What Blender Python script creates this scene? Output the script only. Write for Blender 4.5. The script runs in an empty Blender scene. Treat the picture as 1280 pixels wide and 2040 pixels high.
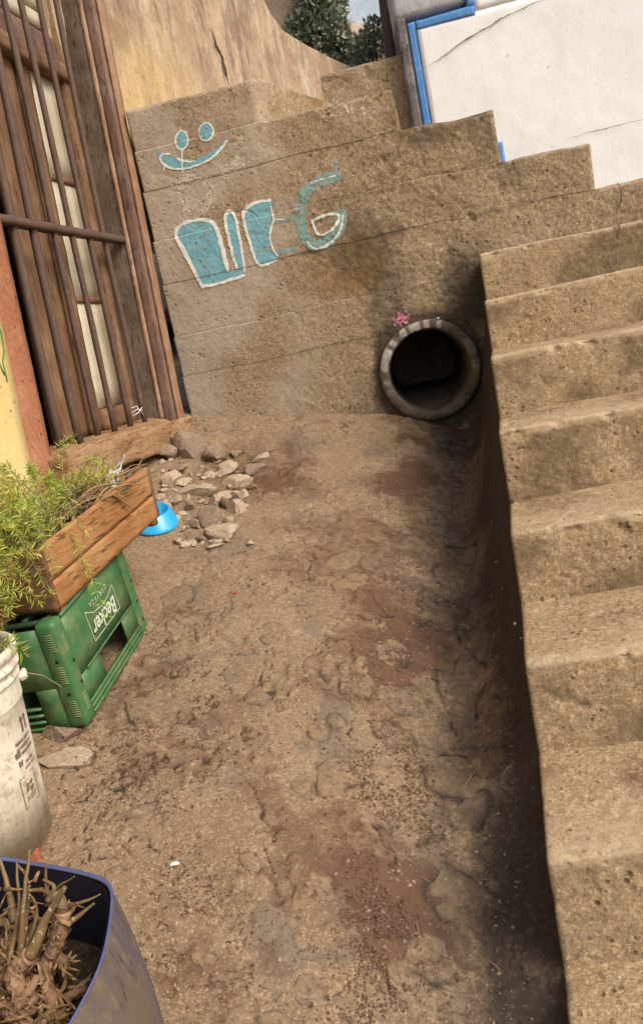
import bpy, math, random
import numpy as np
from mathutils import Matrix, Vector
random.seed(7); RS = np.random.RandomState(7)
scn = bpy.context.scene
COL = scn.collection
# ------------------------------------------------------------------ camera
FPX = 1560.0
ROLL, PITCH, YAW = math.radians(12), math.radians(12), math.radians(8)
CAM = np.array([0, 0, 1.1])
F0 = np.array([-math.sin(YAW), math.cos(YAW), 0]); R0 = np.array([math.cos(YAW), math.sin(YAW), 0]); U0 = np.array([0, 0, 1.0])
FW = F0*math.cos(PITCH)-U0*math.sin(PITCH); DN = -(U0*math.cos(PITCH)+F0*math.sin(PITCH))
IX = math.cos(ROLL)*R0+math.sin(ROLL)*DN; JY = -math.sin(ROLL)*R0+math.cos(ROLL)*DN
cd = bpy.data.cameras.new('camera'); cam = bpy.data.objects.new('camera', cd); COL.objects.link(cam)
cd.sensor_fit = 'VERTICAL'; cd.sensor_height = 36; cd.sensor_width = 36*642/1024; cd.lens = FPX/2040*36
cd.clip_start = .02; cd.clip_end = 500
m = Matrix.Identity(4)
for i in range(3):
    m[i][0] = IX[i]; m[i][1] = -JY[i]; m[i][2] = -FW[i]; m[i][3] = CAM[i]
cam.matrix_world = m; scn.camera = cam
# ------------------------------------------------------------------ sky and sun
SUN_DIR = Vector((.74, -.42, .80)).normalized()      # towards the sun
w = bpy.data.worlds.new('World'); scn.world = w; w.use_nodes = True
nt = w.node_tree; sky = nt.nodes.new('ShaderNodeTexSky'); sky.sky_type = 'NISHITA'; sky.sun_disc = False
sky.sun_elevation = math.asin(SUN_DIR.z); sky.sun_rotation = math.atan2(SUN_DIR.x, SUN_DIR.y)
sky.air_density = 1.0; sky.dust_density = 4.0; sky.ozone_density = .4
nt.links.new(sky.outputs[0], nt.nodes['Background'].inputs[0]); nt.nodes['Background'].inputs[1].default_value = .12
sd = bpy.data.lights.new('sun', 'SUN'); sd.energy = 1.4; sd.angle = math.radians(30); sd.color = (1, .95, .87)
so = bpy.data.objects.new('sun', sd); COL.objects.link(so); so.rotation_euler = SUN_DIR.to_track_quat('Z', 'Y').to_euler(); so.location = (4, -2, 6)
vs = scn.view_settings; vs.view_transform = 'Standard'; vs.look = 'None'; vs.gamma = 1; vs.exposure = .80; vs.use_curve_mapping = False

# ------------------------------------------------------------------ pixel -> point helpers (photo pixels 1280 x 2040)
def ray(x, y): return FW+IX*(x-640)/FPX+JY*(y-1020)/FPX
def onY(x, y, Y): d = ray(x, y); return CAM+d*(Y-CAM[1])/d[1]
def onZ(x, y, Z): d = ray(x, y); return CAM+d*(Z-CAM[2])/d[2]
def onP(x, y, p, n):
    d = ray(x, y); n = np.array(n, float); return CAM+d*((np.array(p)-CAM)@n)/(d@n)
def topx(P):
    d = P-CAM; z = d@FW; return 640+FPX*(d@IX)/z, 1020+FPX*(d@JY)/z
def onG(x, y): return onP(x, y, [0, 0, -.211], [.187, -.263, 1])

# ------------------------------------------------------------------ noise
def _h(ix, iy, iz, s):
    n = (ix*374761393+iy*668265263+iz*2147483647+s*1274126177) & 0xffffffff
    n = ((n ^ (n >> 13))*1274126177) & 0xffffffff
    n = ((n ^ (n >> 16))*2246822519) & 0xffffffff
    return ((n ^ (n >> 15)) & 0xffffff)/float(0xffffff)
def vnoise(P, s=0):
    P = np.asarray(P, float); I = np.floor(P).astype(np.int64); f = P-I; f = f*f*(3-2*f)
    r = 0
    for dx in (0, 1):
        for dy in (0, 1):
            for dz in (0, 1):
                wgt = (f[:, 0] if dx else 1-f[:, 0])*(f[:, 1] if dy else 1-f[:, 1])*(f[:, 2] if dz else 1-f[:, 2])
                r = r+wgt*_h(I[:, 0]+dx, I[:, 1]+dy, I[:, 2]+dz, s)
    return r*2-1
def fbm(P, freq, oct=3, s=0):
    P = np.asarray(P, float)*freq; r = 0; a = 1.; t = 0
    for o in range(oct):
        r = r+a*vnoise(P*2**o+o*17.3, s+o); t += a; a *= .5
    return r/t
def sstep(a, b, x): t = np.clip((x-a)/(b-a), 0, 1); return t*t*(3-2*t)
def P3(x, y, z=None): x = np.atleast_1d(np.asarray(x, float)); y = np.atleast_1d(np.asarray(y, float)); return np.stack([x, y, np.zeros_like(x) if z is None else z], 1)

# ------------------------------------------------------------------ object helpers
WORLD = {}
def empty(name, loc, label, cat, group=None, kind=None):
    o = bpy.data.objects.new(name, None); COL.objects.link(o); o.location = loc; o.empty_display_size = .05
    WORLD[o] = np.array(loc, float); return tag(o, label, cat, group, kind)
def tag(o, label=None, cat=None, group=None, kind=None):
    if label: o['label'] = label
    if cat: o['category'] = cat
    if group: o['group'] = group
    if kind: o['kind'] = kind
    return o
def mesh(name, V, F, mat, parent=None, origin=None, smooth=True, attrs=None):
    """V in world coordinates; the object's origin is the parent's origin or the base centre"""
    V = np.asarray(V, float).reshape(-1, 3)
    if parent is not None: org = WORLD[parent]
    elif origin is not None: org = np.array(origin, float)
    else: org = np.array([(V[:, 0].min()+V[:, 0].max())/2, (V[:, 1].min()+V[:, 1].max())/2, V[:, 2].min()])
    me = bpy.data.meshes.new(name)
    me.from_pydata((V-org).tolist() if len(V) < 2000 else (V-org), [], F if isinstance(F, list) else F.tolist())
    if smooth: me.polygons.foreach_set('use_smooth', np.ones(len(me.polygons), bool))
    if attrs:
        for k, v in attrs.items():
            at = me.attributes.new(k, 'FLOAT', 'POINT'); at.data.foreach_set('value', np.asarray(v, np.float32))
    me.materials.append(mat); me.update()
    o = bpy.data.objects.new(name, me); COL.objects.link(o)
    if parent is not None: o.parent = parent; WORLD[o] = org
    else: o.location = org; WORLD[o] = org
    return o
class MB:
    def __init__(s): s.V = []; s.F = []; s.n = 0
    def add(s, V, F):
        V = np.asarray(V, float).reshape(-1, 3); s.V.append(V); s.F += [tuple(int(i)+s.n for i in f) for f in F]; s.n += len(V); return s
    def build(s, name, mat, parent=None, smooth=True, **k): return mesh(name, np.concatenate(s.V), s.F, mat, parent, smooth=smooth, **k)
def gridF(nu, nv):
    i = np.arange(nu-1)[:, None]*nv+np.arange(nv-1)[None]; i = i.ravel(); return np.stack([i, i+nv, i+nv+1, i+1], 1)
BF = [(0, 3, 2, 1), (4, 5, 6, 7), (0, 1, 5, 4), (1, 2, 6, 5), (2, 3, 7, 6), (3, 0, 4, 7)]
def boxV(lo, hi):
    a, b, c = lo; d, e, f = hi
    return np.array([(a, b, c), (d, b, c), (d, e, c), (a, e, c), (a, b, f), (d, b, f), (d, e, f), (a, e, f)], float)
def rough_box(lo, hi, sp, rnd=.01, disp=None, skip=(), zmask=None):
    lo = np.array(lo, float); hi = np.array(hi, float); sp = np.broadcast_to(np.array(sp, float), 3)
    Vs, Fs, n = [], [], 0
    for ax in range(3):
        u, v = (ax+1) % 3, (ax+2) % 3
        nu = max(2, int((hi[u]-lo[u])/sp[u])+2); nv = max(2, int((hi[v]-lo[v])/sp[v])+2)
        for side in (0, 1):
            if (ax, side) in skip: continue
            g = np.zeros((nu, nv, 3)); g[..., ax] = (lo, hi)[side][ax]
            g[..., u] = np.linspace(lo[u], hi[u], nu)[:, None]; g[..., v] = np.linspace(lo[v], hi[v], nv)[None]
            f = gridF(nu, nv)
            if side == 0: f = f[:, ::-1]
            Vs.append(g.reshape(-1, 3)); Fs.append(f+n); n += nu*nv
    V = np.concatenate(Vs); F = np.concatenate(Fs)
    key = np.round((V-lo)*1e5).astype(np.int64); _, idx, inv = np.unique(key, axis=0, return_index=True, return_inverse=True)
    V = V[idx]; F = inv.ravel()[F]
    r = min(rnd, .49*(hi-lo).min()); inner = np.clip(V, lo+r, hi-r); d = V-inner; L = np.linalg.norm(d, axis=1, keepdims=True); nd = d/np.maximum(L, 1e-9)
    V = inner+nd*r
    if disp is not None:
        dv = nd*disp(V)[:, None]
        if zmask is not None: dv[:, 2] *= zmask(V)
        V = V+dv
    return V, F
def tube(path, rad, seg=10, cap=True):
    path = np.asarray(path, float); n = len(path); rad = np.broadcast_to(np.asarray(rad, float), n)
    T = np.gradient(path, axis=0); T /= np.linalg.norm(T, axis=1, keepdims=True)
    ref = np.array([0, 0, 1.]) if abs(T[0][2]) < .9 else np.array([1., 0, 0])
    V = []; a = np.linspace(0, 2*math.pi, seg, endpoint=False)
    s = np.cross(T[0], ref); s /= np.linalg.norm(s)
    for i in range(n):
        s = s-T[i]*(s@T[i]); s /= np.linalg.norm(s); b = np.cross(T[i], s)
        V.append(path[i]+rad[i]*(np.cos(a)[:, None]*s+np.sin(a)[:, None]*b))
    V = np.concatenate(V); F = []
    for i in range(n-1):
        for j in range(seg): k = (j+1) % seg; F.append((i*seg+j, i*seg+k, (i+1)*seg+k, (i+1)*seg+j))
    if cap: F.append(tuple(range(seg))[::-1]); F.append(tuple(range((n-1)*seg, n*seg)))
    return V, F
def lathe(c, prof, seg=64, closed=False):
    c = np.array(c, float); a = np.linspace(0, 2*math.pi, seg, endpoint=False); V = []
    for r, z in prof: V.append(np.stack([c[0]+r*np.cos(a), c[1]+r*np.sin(a), np.full(seg, c[2]+z)], 1))
    n = len(prof); F = []
    for i in range(n if closed else n-1):
        i2 = (i+1) % n
        for j in range(seg): k = (j+1) % seg; F.append((i*seg+j, i*seg+k, i2*seg+k, i2*seg+j))
    return np.concatenate(V), F
def ico(sub):
    t = (1+5**.5)/2
    V = [(-1, t, 0), (1, t, 0), (-1, -t, 0), (1, -t, 0), (0, -1, t), (0, 1, t), (0, -1, -t), (0, 1, -t), (t, 0, -1), (t, 0, 1), (-t, 0, -1), (-t, 0, 1)]
    F = [(0, 11, 5), (0, 5, 1), (0, 1, 7), (0, 7, 10), (0, 10, 11), (1, 5, 9), (5, 11, 4), (11, 10, 2), (10, 7, 6), (7, 1, 8), (3, 9, 4), (3, 4, 2), (3, 2, 6), (3, 6, 8), (3, 8, 9), (4, 9, 5), (2, 4, 11), (6, 2, 10), (8, 6, 7), (9, 8, 1)]
    V = [np.array(v)/np.linalg.norm(v) for v in V]
    for _ in range(sub):
        c = {}; nF = []
        def mid(a, b):
            k = (min(a, b), max(a, b))
            if k not in c: v = V[a]+V[b]; V.append(v/np.linalg.norm(v)); c[k] = len(V)-1
            return c[k]
        for a, b, d in F:
            x, y, z = mid(a, b), mid(b, d), mid(d, a); nF += [(a, x, z), (b, y, x), (d, z, y), (x, y, z)]
        F = nF
    return np.array(V), F
ICO = [ico(0), ico(1), ico(2), ico(3)]
def rock(c, size, sub=2, cuts=7, seed=0, rotz=0.):
    r = np.random.RandomState(seed); V, F = ICO[sub]; V = V.copy()
    for _ in range(cuts):
        d = r.normal(size=3); d /= np.linalg.norm(d); lim = r.uniform(.42, .75); k = V@d; V = V-np.outer(np.maximum(0, k-lim), d)
    V = V*(1+.16*fbm(V+seed*3.1, 2.2, 3, seed))[:, None]
    V = V*np.array(size); ca, sa = math.cos(rotz), math.sin(rotz); x = V[:, 0]*ca-V[:, 1]*sa; y = V[:, 0]*sa+V[:, 1]*ca
    return np.stack([x, y, V[:, 2]], 1)+np.array(c), F

# ------------------------------------------------------------------ materials
def lin(r, g, b): return tuple((c/12.92 if c <= .04045 else ((c+.055)/1.055)**2.4) for c in (r/255, g/255, b/255))
class NT:
    def __init__(s, name):
        s.m = bpy.data.materials.new(name); s.m.use_nodes = True; s.t = s.m.node_tree; s.b = s.t.nodes['Principled BSDF']
        s.co = s.t.nodes.new('ShaderNodeTexCoord').outputs['Object']
    def n(s, t): return s.t.nodes.new(t)
    def link(s, a, b): s.t.links.new(a, b)
    def noise(s, scale, detail=4, rough=.6, stretch=None, dist=0):
        n = s.n('ShaderNodeTexNoise'); n.inputs['Scale'].default_value = scale; n.inputs['Detail'].default_value = detail; n.inputs['Roughness'].default_value = rough; n.inputs['Distortion'].default_value = dist
        if stretch:
            mp = s.n('ShaderNodeMapping'); mp.inputs['Scale'].default_value = stretch; s.link(s.co, mp.inputs[0]); s.link(mp.outputs[0], n.inputs[0])
        else: s.link(s.co, n.inputs[0])
        return n.outputs[0]
    def voro(s, scale, feature='F1'):
        n = s.n('ShaderNodeTexVoronoi'); n.feature = feature; n.inputs['Scale'].default_value = scale; s.link(s.co, n.inputs[0]); return n.outputs[0]
    def ramp(s, fac, a, b, c0=0., c1=1.):
        n = s.n('ShaderNodeMapRange'); s.link(fac, n.inputs[0]); n.inputs[1].default_value = a; n.inputs[2].default_value = b; n.inputs[3].default_value = c0; n.inputs[4].default_value = c1; return n.outputs[0]
    def mix(s, fac, a, b, mode='MIX'):
        n = s.n('ShaderNodeMix'); n.data_type = 'RGBA'; n.blend_type = mode
        for sock, v in ((n.inputs[0], fac), (n.inputs[6], a), (n.inputs[7], b)):
            if isinstance(v, (int, float)): sock.default_value = v
            elif isinstance(v, tuple): sock.default_value = (*v, 1) if len(v) == 3 else v
            else: s.link(v, sock)
        return n.outputs[2]
    def math(s, op, a, b):
        n = s.n('ShaderNodeMath'); n.operation = op
        for sock, v in zip(n.inputs, (a, b)):
            if isinstance(v, (int, float)): sock.default_value = v
            else: s.link(v, sock)
        return n.outputs[0]
    def attr(s, name): n = s.n('ShaderNodeAttribute'); n.attribute_name = name; return n.outputs['Fac']
    def bump(s, h, strength=.5, dist=.003, prev=None):
        n = s.n('ShaderNodeBump'); n.inputs['Strength'].default_value = strength; n.inputs['Distance'].default_value = dist; s.link(h, n.inputs['Height'])
        if prev: s.link(prev, n.inputs['Normal'])
        return n.outputs[0]
    def done(s, col, rough=.85, normal=None, spec=.3):
        if isinstance(col, tuple): s.b.inputs['Base Color'].default_value = (*col, 1)
        else: s.link(col, s.b.inputs['Base Color'])
        if isinstance(rough, (int, float)): s.b.inputs['Roughness'].default_value = rough
        else: s.link(rough, s.b.inputs['Roughness'])
        s.b.inputs['Specular IOR Level'].default_value = spec
        if normal: s.link(normal, s.b.inputs['Normal'])
        return s.m
def concrete(name, c1, c2, c3, speck=.35, grain=110, bump=.7, damp_shade=(.05, .04, .03), soil=(.12, .06, .035), pale=(.6, .55, .5), bd=.004, patch=None):
    k = NT(name)
    col = k.mix(k.ramp(k.noise(2.3, 5, .65), .35, .65), c1, c2)
    col = k.mix(k.ramp(k.noise(9, 5, .7), .48, .72), col, c3)
    col = k.mix(k.math('MULTIPLY', k.ramp(k.noise(grain, 3, .7), .52, .68), speck), col, tuple(min(1, c*1.9) for c in c1))
    col = k.mix(k.math('MULTIPLY', k.ramp(k.noise(grain*1.1, 4, .8, dist=.5), .47, .33), speck*1.2), col, tuple(c*.33 for c in c2))
    col = k.mix(k.math('MULTIPLY', k.ramp(k.noise(grain*2.1, 2, .6), .56, .66), speck*.9), col, tuple(min(1, c*1.8) for c in c3))
    col = k.mix(k.math('MULTIPLY', k.ramp(k.noise(grain*2.4, 2, .6), .45, .35), speck*.9), col, tuple(c*.4 for c in c2))
    if patch: col = k.mix(k.math('MULTIPLY', k.ramp(k.noise(5.2, 5, .6, dist=.6), .56, .63), k.ramp(k.noise(60, 3), .35, .6, .35, .8)), col, patch)
    pits = k.ramp(k.voro(grain*.55), .27, .12); gate = k.ramp(k.noise(11, 3), .46, .60)
    pit = k.math('MULTIPLY', pits, gate)
    col = k.mix(k.math('MULTIPLY', pit, .75), col, tuple(c*.2 for c in c2))
    def stain(nm, sc, lo, hi, top):
        v = k.math('ADD', k.attr(nm), k.math('MULTIPLY', k.math('SUBTRACT', k.noise(sc, 6, .75), .5), 1.5)); gate = k.ramp(k.attr(nm), .02, .22)
        return k.math('MULTIPLY', k.math('MULTIPLY', k.ramp(v, lo, hi), gate), top)
    col = k.mix(stain('soil', 30, .25, .8, .95), col, soil)
    col = k.mix(stain('pale', 32, .25, .95, .85), col, pale)
    dm = stain('damp_shade', 26, .15, .85, .97)
    col = k.mix(dm, col, damp_shade)
    col = k.mix(k.math('MULTIPLY', dm, k.ramp(k.noise(grain*.9, 5, .8), .52, .66, 0, .5)), col, tuple(min(1, c*3.4+.01) for c in damp_shade))
    h = k.math('ADD', k.noise(grain, 5, .75), k.math('MULTIPLY', pit, -.8))
    nb = k.bump(h, bump, bd); nb = k.bump(k.noise(grain*3.5, 3, .7), bump*.6, bd*.35, nb)
    return k.done(col, .92, nb, .2)
def wood(name, c1, c2, c3, axis=2, scale=26, rough=.75, bump=.5):
    k = NT(name); st = [1., 1., 1.]; st[axis] = .06; st = tuple(st)
    g = k.noise(scale*2, 6, .7, st, .4)
    col = k.mix(k.ramp(g, .3, .7), c1, c2); col = k.mix(k.ramp(k.noise(6, 4, .7), .45, .75), col, c3)
    col = k.mix(k.ramp(k.noise(scale*5, 3, .6, st), .56, .66, 0, .8), col, tuple(c*.22 for c in c1))
    return k.done(col, rough, k.bump(k.math('ADD', g, k.noise(scale*5, 3, .6, st)), bump, .003), .25)
def paint(name, c, c2=None, wear=None, rough=.5, bump=.2, ns=10, amt=.6, nscale=120, spec=.4):
    k = NT(name); c2 = c2 or tuple(x*.75 for x in c)
    col = k.mix(k.ramp(k.noise(ns, 5, .65), .35, .7), c, c2)
    if wear: col = k.mix(k.ramp(k.noise(ns*3, 6, .75), .55, .68, 0, amt), col, wear)
    return k.done(col, rough, k.bump(k.noise(nscale, 4, .7), bump, .002), spec)
M = {}
M['wall'] = concrete('board_concrete', (.295, .216, .135), (.225, .156, .088), (.345, .265, .175), .6, 62, .9, soil=(.205, .122, .05), damp_shade=(.06, .045, .03), pale=(.42, .345, .265))
M['stair'] = concrete('stair_concrete', (.315, .228, .132), (.25, .172, .094), (.365, .272, .168), .55, 80, .9, damp_shade=(.11, .075, .042), pale=(.45, .345, .225))
M['ground'] = concrete('trodden_cement', (.232, .16, .096), (.186, .125, .074), (.275, .2, .126), .5, 85, .8, damp_shade=(.036, .026, .020), soil=(.115, .062, .036), patch=(.145, .115, .086))
M['stone'] = concrete('field_stone', (.17, .14, .11), (.13, .105, .082), (.22, .165, .11), .3, 130, .6)
def dusty(name, c1, c2, amt):
    k = NT(name); c = k.mix(k.ramp(k.noise(12, 4), .35, .65), c1, c2); c = k.mix(k.ramp(k.noise(80, 3, .7), .5, .7, 0, .5), c, tuple(x*1.7 for x in c1))
    d = k.ramp(k.noise(11, 6, .75), amt-.1, amt+.14); c = k.mix(d, c, (.225, .15, .083)); c = k.mix(k.ramp(k.noise(90, 3, .7), .54, .66, 0, .5), c, (.36, .27, .18)); c = k.mix(k.ramp(k.noise(70, 3, .75, dist=.5), .48, .36, 0, .6), c, (.07, .05, .035))
    c = k.mix(k.ramp(k.math('ADD', k.attr('damp_shade'), k.math('MULTIPLY', k.math('SUBTRACT', k.noise(26, 6, .75), .5), 1.2)), .1, .9, 0, .93), c, (.034, .027, .022))
    return k.done(c, .9, k.bump(k.noise(90, 5, .75), .7, .003), .2)
M['stone'] = dusty('buried_stone', (.13, .10, .072), (.165, .12, .08), .44)
M['duststone'] = dusty('dusty_buried_stone', (.16, .125, .095), (.14, .11, .085), .46)
M['rubble'] = concrete('rubble_stone', (.40, .31, .22), (.30, .22, .145), (.45, .37, .28), .35, 110, .8)
M['darkstone'] = concrete('dark_stone', (.25, .18, .125), (.18, .13, .09), (.30, .23, .16), .35, 90, .8)
M['pipe'] = concrete('pipe_concrete', (.23, .185, .135), (.16, .12, .085), (.30, .25, .20), .5, 90, .9, damp_shade=(.06, .046, .03))
M['gravel'] = concrete('pebbles', (.27, .20, .135), (.17, .12, .075), (.33, .26, .19), .2, 60, .3)

# ------------------------------------------------------------------ ground
def dline(x, y, pl):
    d = np.full(len(x), 1e9)
    for (x0, y0), (x1, y1) in zip(pl[:-1], pl[1:]):
        dx, dy = x1-x0, y1-y0; t = np.clip(((x-x0)*dx+(y-y0)*dy)/(dx*dx+dy*dy+1e-9), 0, 1); d = np.minimum(d, np.hypot(x-x0-t*dx, y-y0-t*dy))
    return d
def oval(cx, cy, rx, ry, a=0, n=8):
    a = math.radians(a); return [(cx+rx*math.cos(t)*math.cos(a)-ry*math.sin(t)*math.sin(a), cy+rx*math.cos(t)*math.sin(a)+ry*math.sin(t)*math.cos(a)) for t in np.linspace(0, 2*math.pi, n, endpoint=False)]
BS = [[(250, 1410), (300, 1375), (345, 1340), (350, 1400), (325, 1450), (280, 1460)], oval(650, 1332, 16, 27), oval(706, 1342, 36, 34), oval(612, 1222, 20, 16), oval(664, 1430, 22, 20),
      [(628, 1520), (700, 1503), (712, 1545), (690, 1575), (622, 1577)], [(600, 1745), (662, 1720), (672, 1755), (640, 1828), (580, 1808)], oval(618, 1962, 30, 30), oval(715, 1985, 55, 62),
      [(815, 1705), (868, 1650), (945, 1688), (970, 1718), (905, 1765)], oval(800, 1362, 50, 30, -15), oval(778, 1288, 36, 24), [(860, 1290), (930, 1260), (965, 1330), (940, 1400), (870, 1390)], oval(738, 1915, 22, 46),
      [(215, 1725), (250, 1712), (268, 1760), (240, 1795), (215, 1770)], oval(306, 1652, 18, 36), [(215, 1640), (240, 1615), (310, 1596), (300, 1620)], oval(350, 1188, 36, 20, -12), [(300, 1290), (330, 1272), (390, 1262), (385, 1295), (330, 1310)],
      [(440, 1232), (448, 1206), (468, 1202), (462, 1222)], [(640, 1118), (700, 1085), (722, 1105), (690, 1135)], oval(545, 1265, 28, 18), oval(520, 1375, 40, 20, -20), oval(625, 1450, 26, 16), oval(880, 1490, 60, 40, 10),
      oval(905, 1110, 40, 55), oval(860, 1190, 40, 26), oval(405, 1910, 24, 14), oval(455, 1955, 30, 18), oval(540, 2025, 34, 18), oval(700, 1160, 40, 18, -10), oval(500, 1712, 22, 14), oval(600, 1560, 20, 12), oval(780, 1440, 40, 26), oval(800, 1600, 50, 30, 10), oval(840, 1840, 40, 50), oval(930, 1560, 44, 34)]
def stone_ring(poly, seed):
    pts = np.array([onG(x, y)[:2] for x, y in poly]); c = pts.mean(0); ring = []
    for i in range(len(pts)):
        a, b = pts[i], pts[(i+1) % len(pts)]
        for t in (0, .33, .67): ring.append(a*(1-t)+b*t)
    R = np.array(ring); R = .5*R+.25*np.roll(R, 1, 0)+.25*np.roll(R, -1, 0)
    R = R+(R-c)*(.75*fbm(P3(R[:, 0], R[:, 1]), 30, 3, seed))[:, None]
    return R, c
RINGS = [stone_ring(b, i) for i, b in enumerate(BS)]
def stair_x(y): return .359+(y-3.242)*.1315
def plane_z(x, y): return -.211-.187*x+.263*y
def wz(y): return .27+.05*(y-1)
def ground_parts(x, y):
    p = P3(x, y); s = np.maximum(stair_x(y)-x, 0)
    z = plane_z(x, y)
    dip = .075*np.exp(-((s-.17)/.17)**2)+.02*sstep(.1, 0, s)+.05*sstep(1.5, .9, y)*sstep(.3, .02, s)
    z = z-dip
    env = np.minimum(1.299+(y-3.242)*.515-.17, 1.20)
    rise = np.maximum(0, env-z)
    fil = np.clip(1-s/.19, 0, 1)**2.2
    z = z+rise*fil
    k = 1-.8*np.clip(1-s/.15, 0, 1)
    z = z+k*(.016*fbm(p, 3.3, 3, 1)+.004*fbm(p, 14, 3, 2)+.0019*fbm(p, 55, 3, 3))
    n1 = fbm(p, 3.0, 5, 9)+.35*fbm(p, 26, 3, 12)
    skin = sstep(-.07, .0, n1); z = z+k*.006*skin
    n2 = fbm(p+7.7, 5.0, 5, 21); crack = np.exp(-(n2/.008)**2)*sstep(.0, .25, fbm(p, 2.0, 2, 31)+.08); z = z-.007*crack*k
    pit = sstep(.42, .6, fbm(p, 42, 2, 41)); z = z-.0035*pit*k
    rub = np.exp(-(((x+.70)/.22)**2+((y-2.98)/.33)**2)**2); z = z-.03*rub+.022*rub*fbm(p, 17, 3, 50)
    red = fbm(p, 4.1, 4, 60)
    soil = .55*sstep(.05, .45, red+.2*(1-skin)-.25+.55*np.exp(-((s-.40)/.14)**2)*sstep(-.35, .2, fbm(p, 6, 3, 61)))+.7*crack+.3*pit+.6*rub
    soil = np.clip(soil, 0, 1)*(.35+.65*sstep(.05, .25, s))
    soil = np.clip(soil+.62*np.exp(-((s-wz(y))/.10)**2)*sstep(-.25, .25, fbm(p, 5, 4, 63)), 0, 1)
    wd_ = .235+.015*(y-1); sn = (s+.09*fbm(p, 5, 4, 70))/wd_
    damp_shade = np.clip(sstep(1.6, .7, sn)*.52+.48*sstep(.62, .12, sn)+.12*sstep(.7, .3, s)*sstep(0, .3, fbm(p, 7, 2, 71)), 0, .97)  # gutter band: wet stain plus the stair-side shade, both put into the colour
    damp_shade = np.clip(damp_shade+.22*np.exp(-(((x-.16)/.2)**2+((y-3.4)/.25)**2)), 0, .98)
    damp_shade = np.maximum(damp_shade, .85*sstep(.6, .9, crack))
    for R, c in RINGS:
        rad = np.abs(R-c).max(0)+.03; near = np.nonzero((np.abs(x-c[0]) < rad[0]) & (np.abs(y-c[1]) < rad[1]))[0]
        if len(near) == 0: continue
        Rc = [tuple(v) for v in R]; d = dline(x[near], y[near], Rc+Rc[:1]); g = np.exp(-(d/.0055)**2)*sstep(-.25, .2, fbm(p[near], 30, 2, 55))
        z[near] -= .0028*g; damp_shade[near] = np.clip(damp_shade[near]+.4*g, 0, .98)
    return z, soil, damp_shade
def gz(x, y): return ground_parts(np.atleast_1d(np.asarray(x, float)), np.atleast_1d(np.asarray(y, float)))[0]
ys = np.concatenate([np.linspace(-.5, .8, 90), .8+2.85*np.linspace(0, 1, 640)**1.25])
ss = np.concatenate([np.linspace(0, .3, 70)[:-1], np.linspace(.3, 1.75, 330)])
Yg, Sg = np.meshgrid(ys, ss, indexing='ij'); Xg = stair_x(Yg)-Sg+.012
zz, soil, damp_shade = ground_parts(Xg.ravel(), Yg.ravel())
ground = mesh('ground', np.stack([Xg.ravel(), Yg.ravel(), zz], 1), gridF(len(ys), len(ss)), M['ground'], origin=(0, 0, 0), attrs={'soil': soil, 'damp_shade': damp_shade})
tag(ground, 'sloping trodden cement and dirt alley floor with half buried stones', None, kind='structure')
gxy = np.array([(-45., -45.), (45., -45.), (45., 45.), (-45., 45.)])
n = 40; gx, gy = np.meshgrid(np.linspace(-45, 45, n), np.linspace(-45, 45, n), indexing='ij')
tz = -.40+.263*np.clip(gy, -12, 9)-.05*np.clip(gx, -8, 8)+.25*fbm(P3(gx.ravel(), gy.ravel()), .2, 3, 3).reshape(n, n)*sstep(5, 14, np.hypot(gx, gy))
terrain = mesh('terrain', np.stack([gx.ravel(), gy.ravel(), tz.ravel()], 1), gridF(n, n), M['ground'], origin=(0, 0, 0))
tag(terrain, 'dusty brown hillside around the alley', None, kind='structure')

# stones half buried in the ground: (px outline)
def buried(poly, h=.006, mat='stone', seed=0):
    R, c = stone_ring(poly, seed); n = len(R)
    V = []; lv = [(1.04, -.010), (.98, h*.2), (.86, h), (.55, h*1.1)]
    for sc, dz in lv:
        q = c+(R-c)*sc; V.append(np.stack([q[:, 0], q[:, 1], gz(q[:, 0], q[:, 1])+dz], 1))
    base = V[0][:, 2].mean()
    # flatten tops a little
    for i in (1, 2, 3): A = np.c_[V[i][:, :2], np.ones(n)]; co = np.linalg.lstsq(A, V[i][:, 2], rcond=None)[0]; V[i][:, 2] = .55*V[i][:, 2]+.45*(A@co)+.0015*fbm(V[i], 60, 2, seed)
    V = np.concatenate(V+[np.array([[c[0], c[1], V[3][:, 2].mean()+h*.1]])]); F = []
    for i in range(len(lv)-1):
        for j in range(n): k = (j+1) % n; F.append((i*n+j, i*n+k, (i+1)*n+k, (i+1)*n+j))
    for j in range(n): F.append((3*n+j, 3*n+(j+1) % n, 4*n))
    return mesh('stone', V, F, M[mat], ground, attrs={'damp_shade': np.clip(1.05*ground_parts(V[:, 0], V[:, 1])[2], 0, .95)})
for i, b in enumerate(BS): buried(b, .0006+.0022*random.random()**2, 'stone' if i % 4 != 3 else 'duststone', i)

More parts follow.
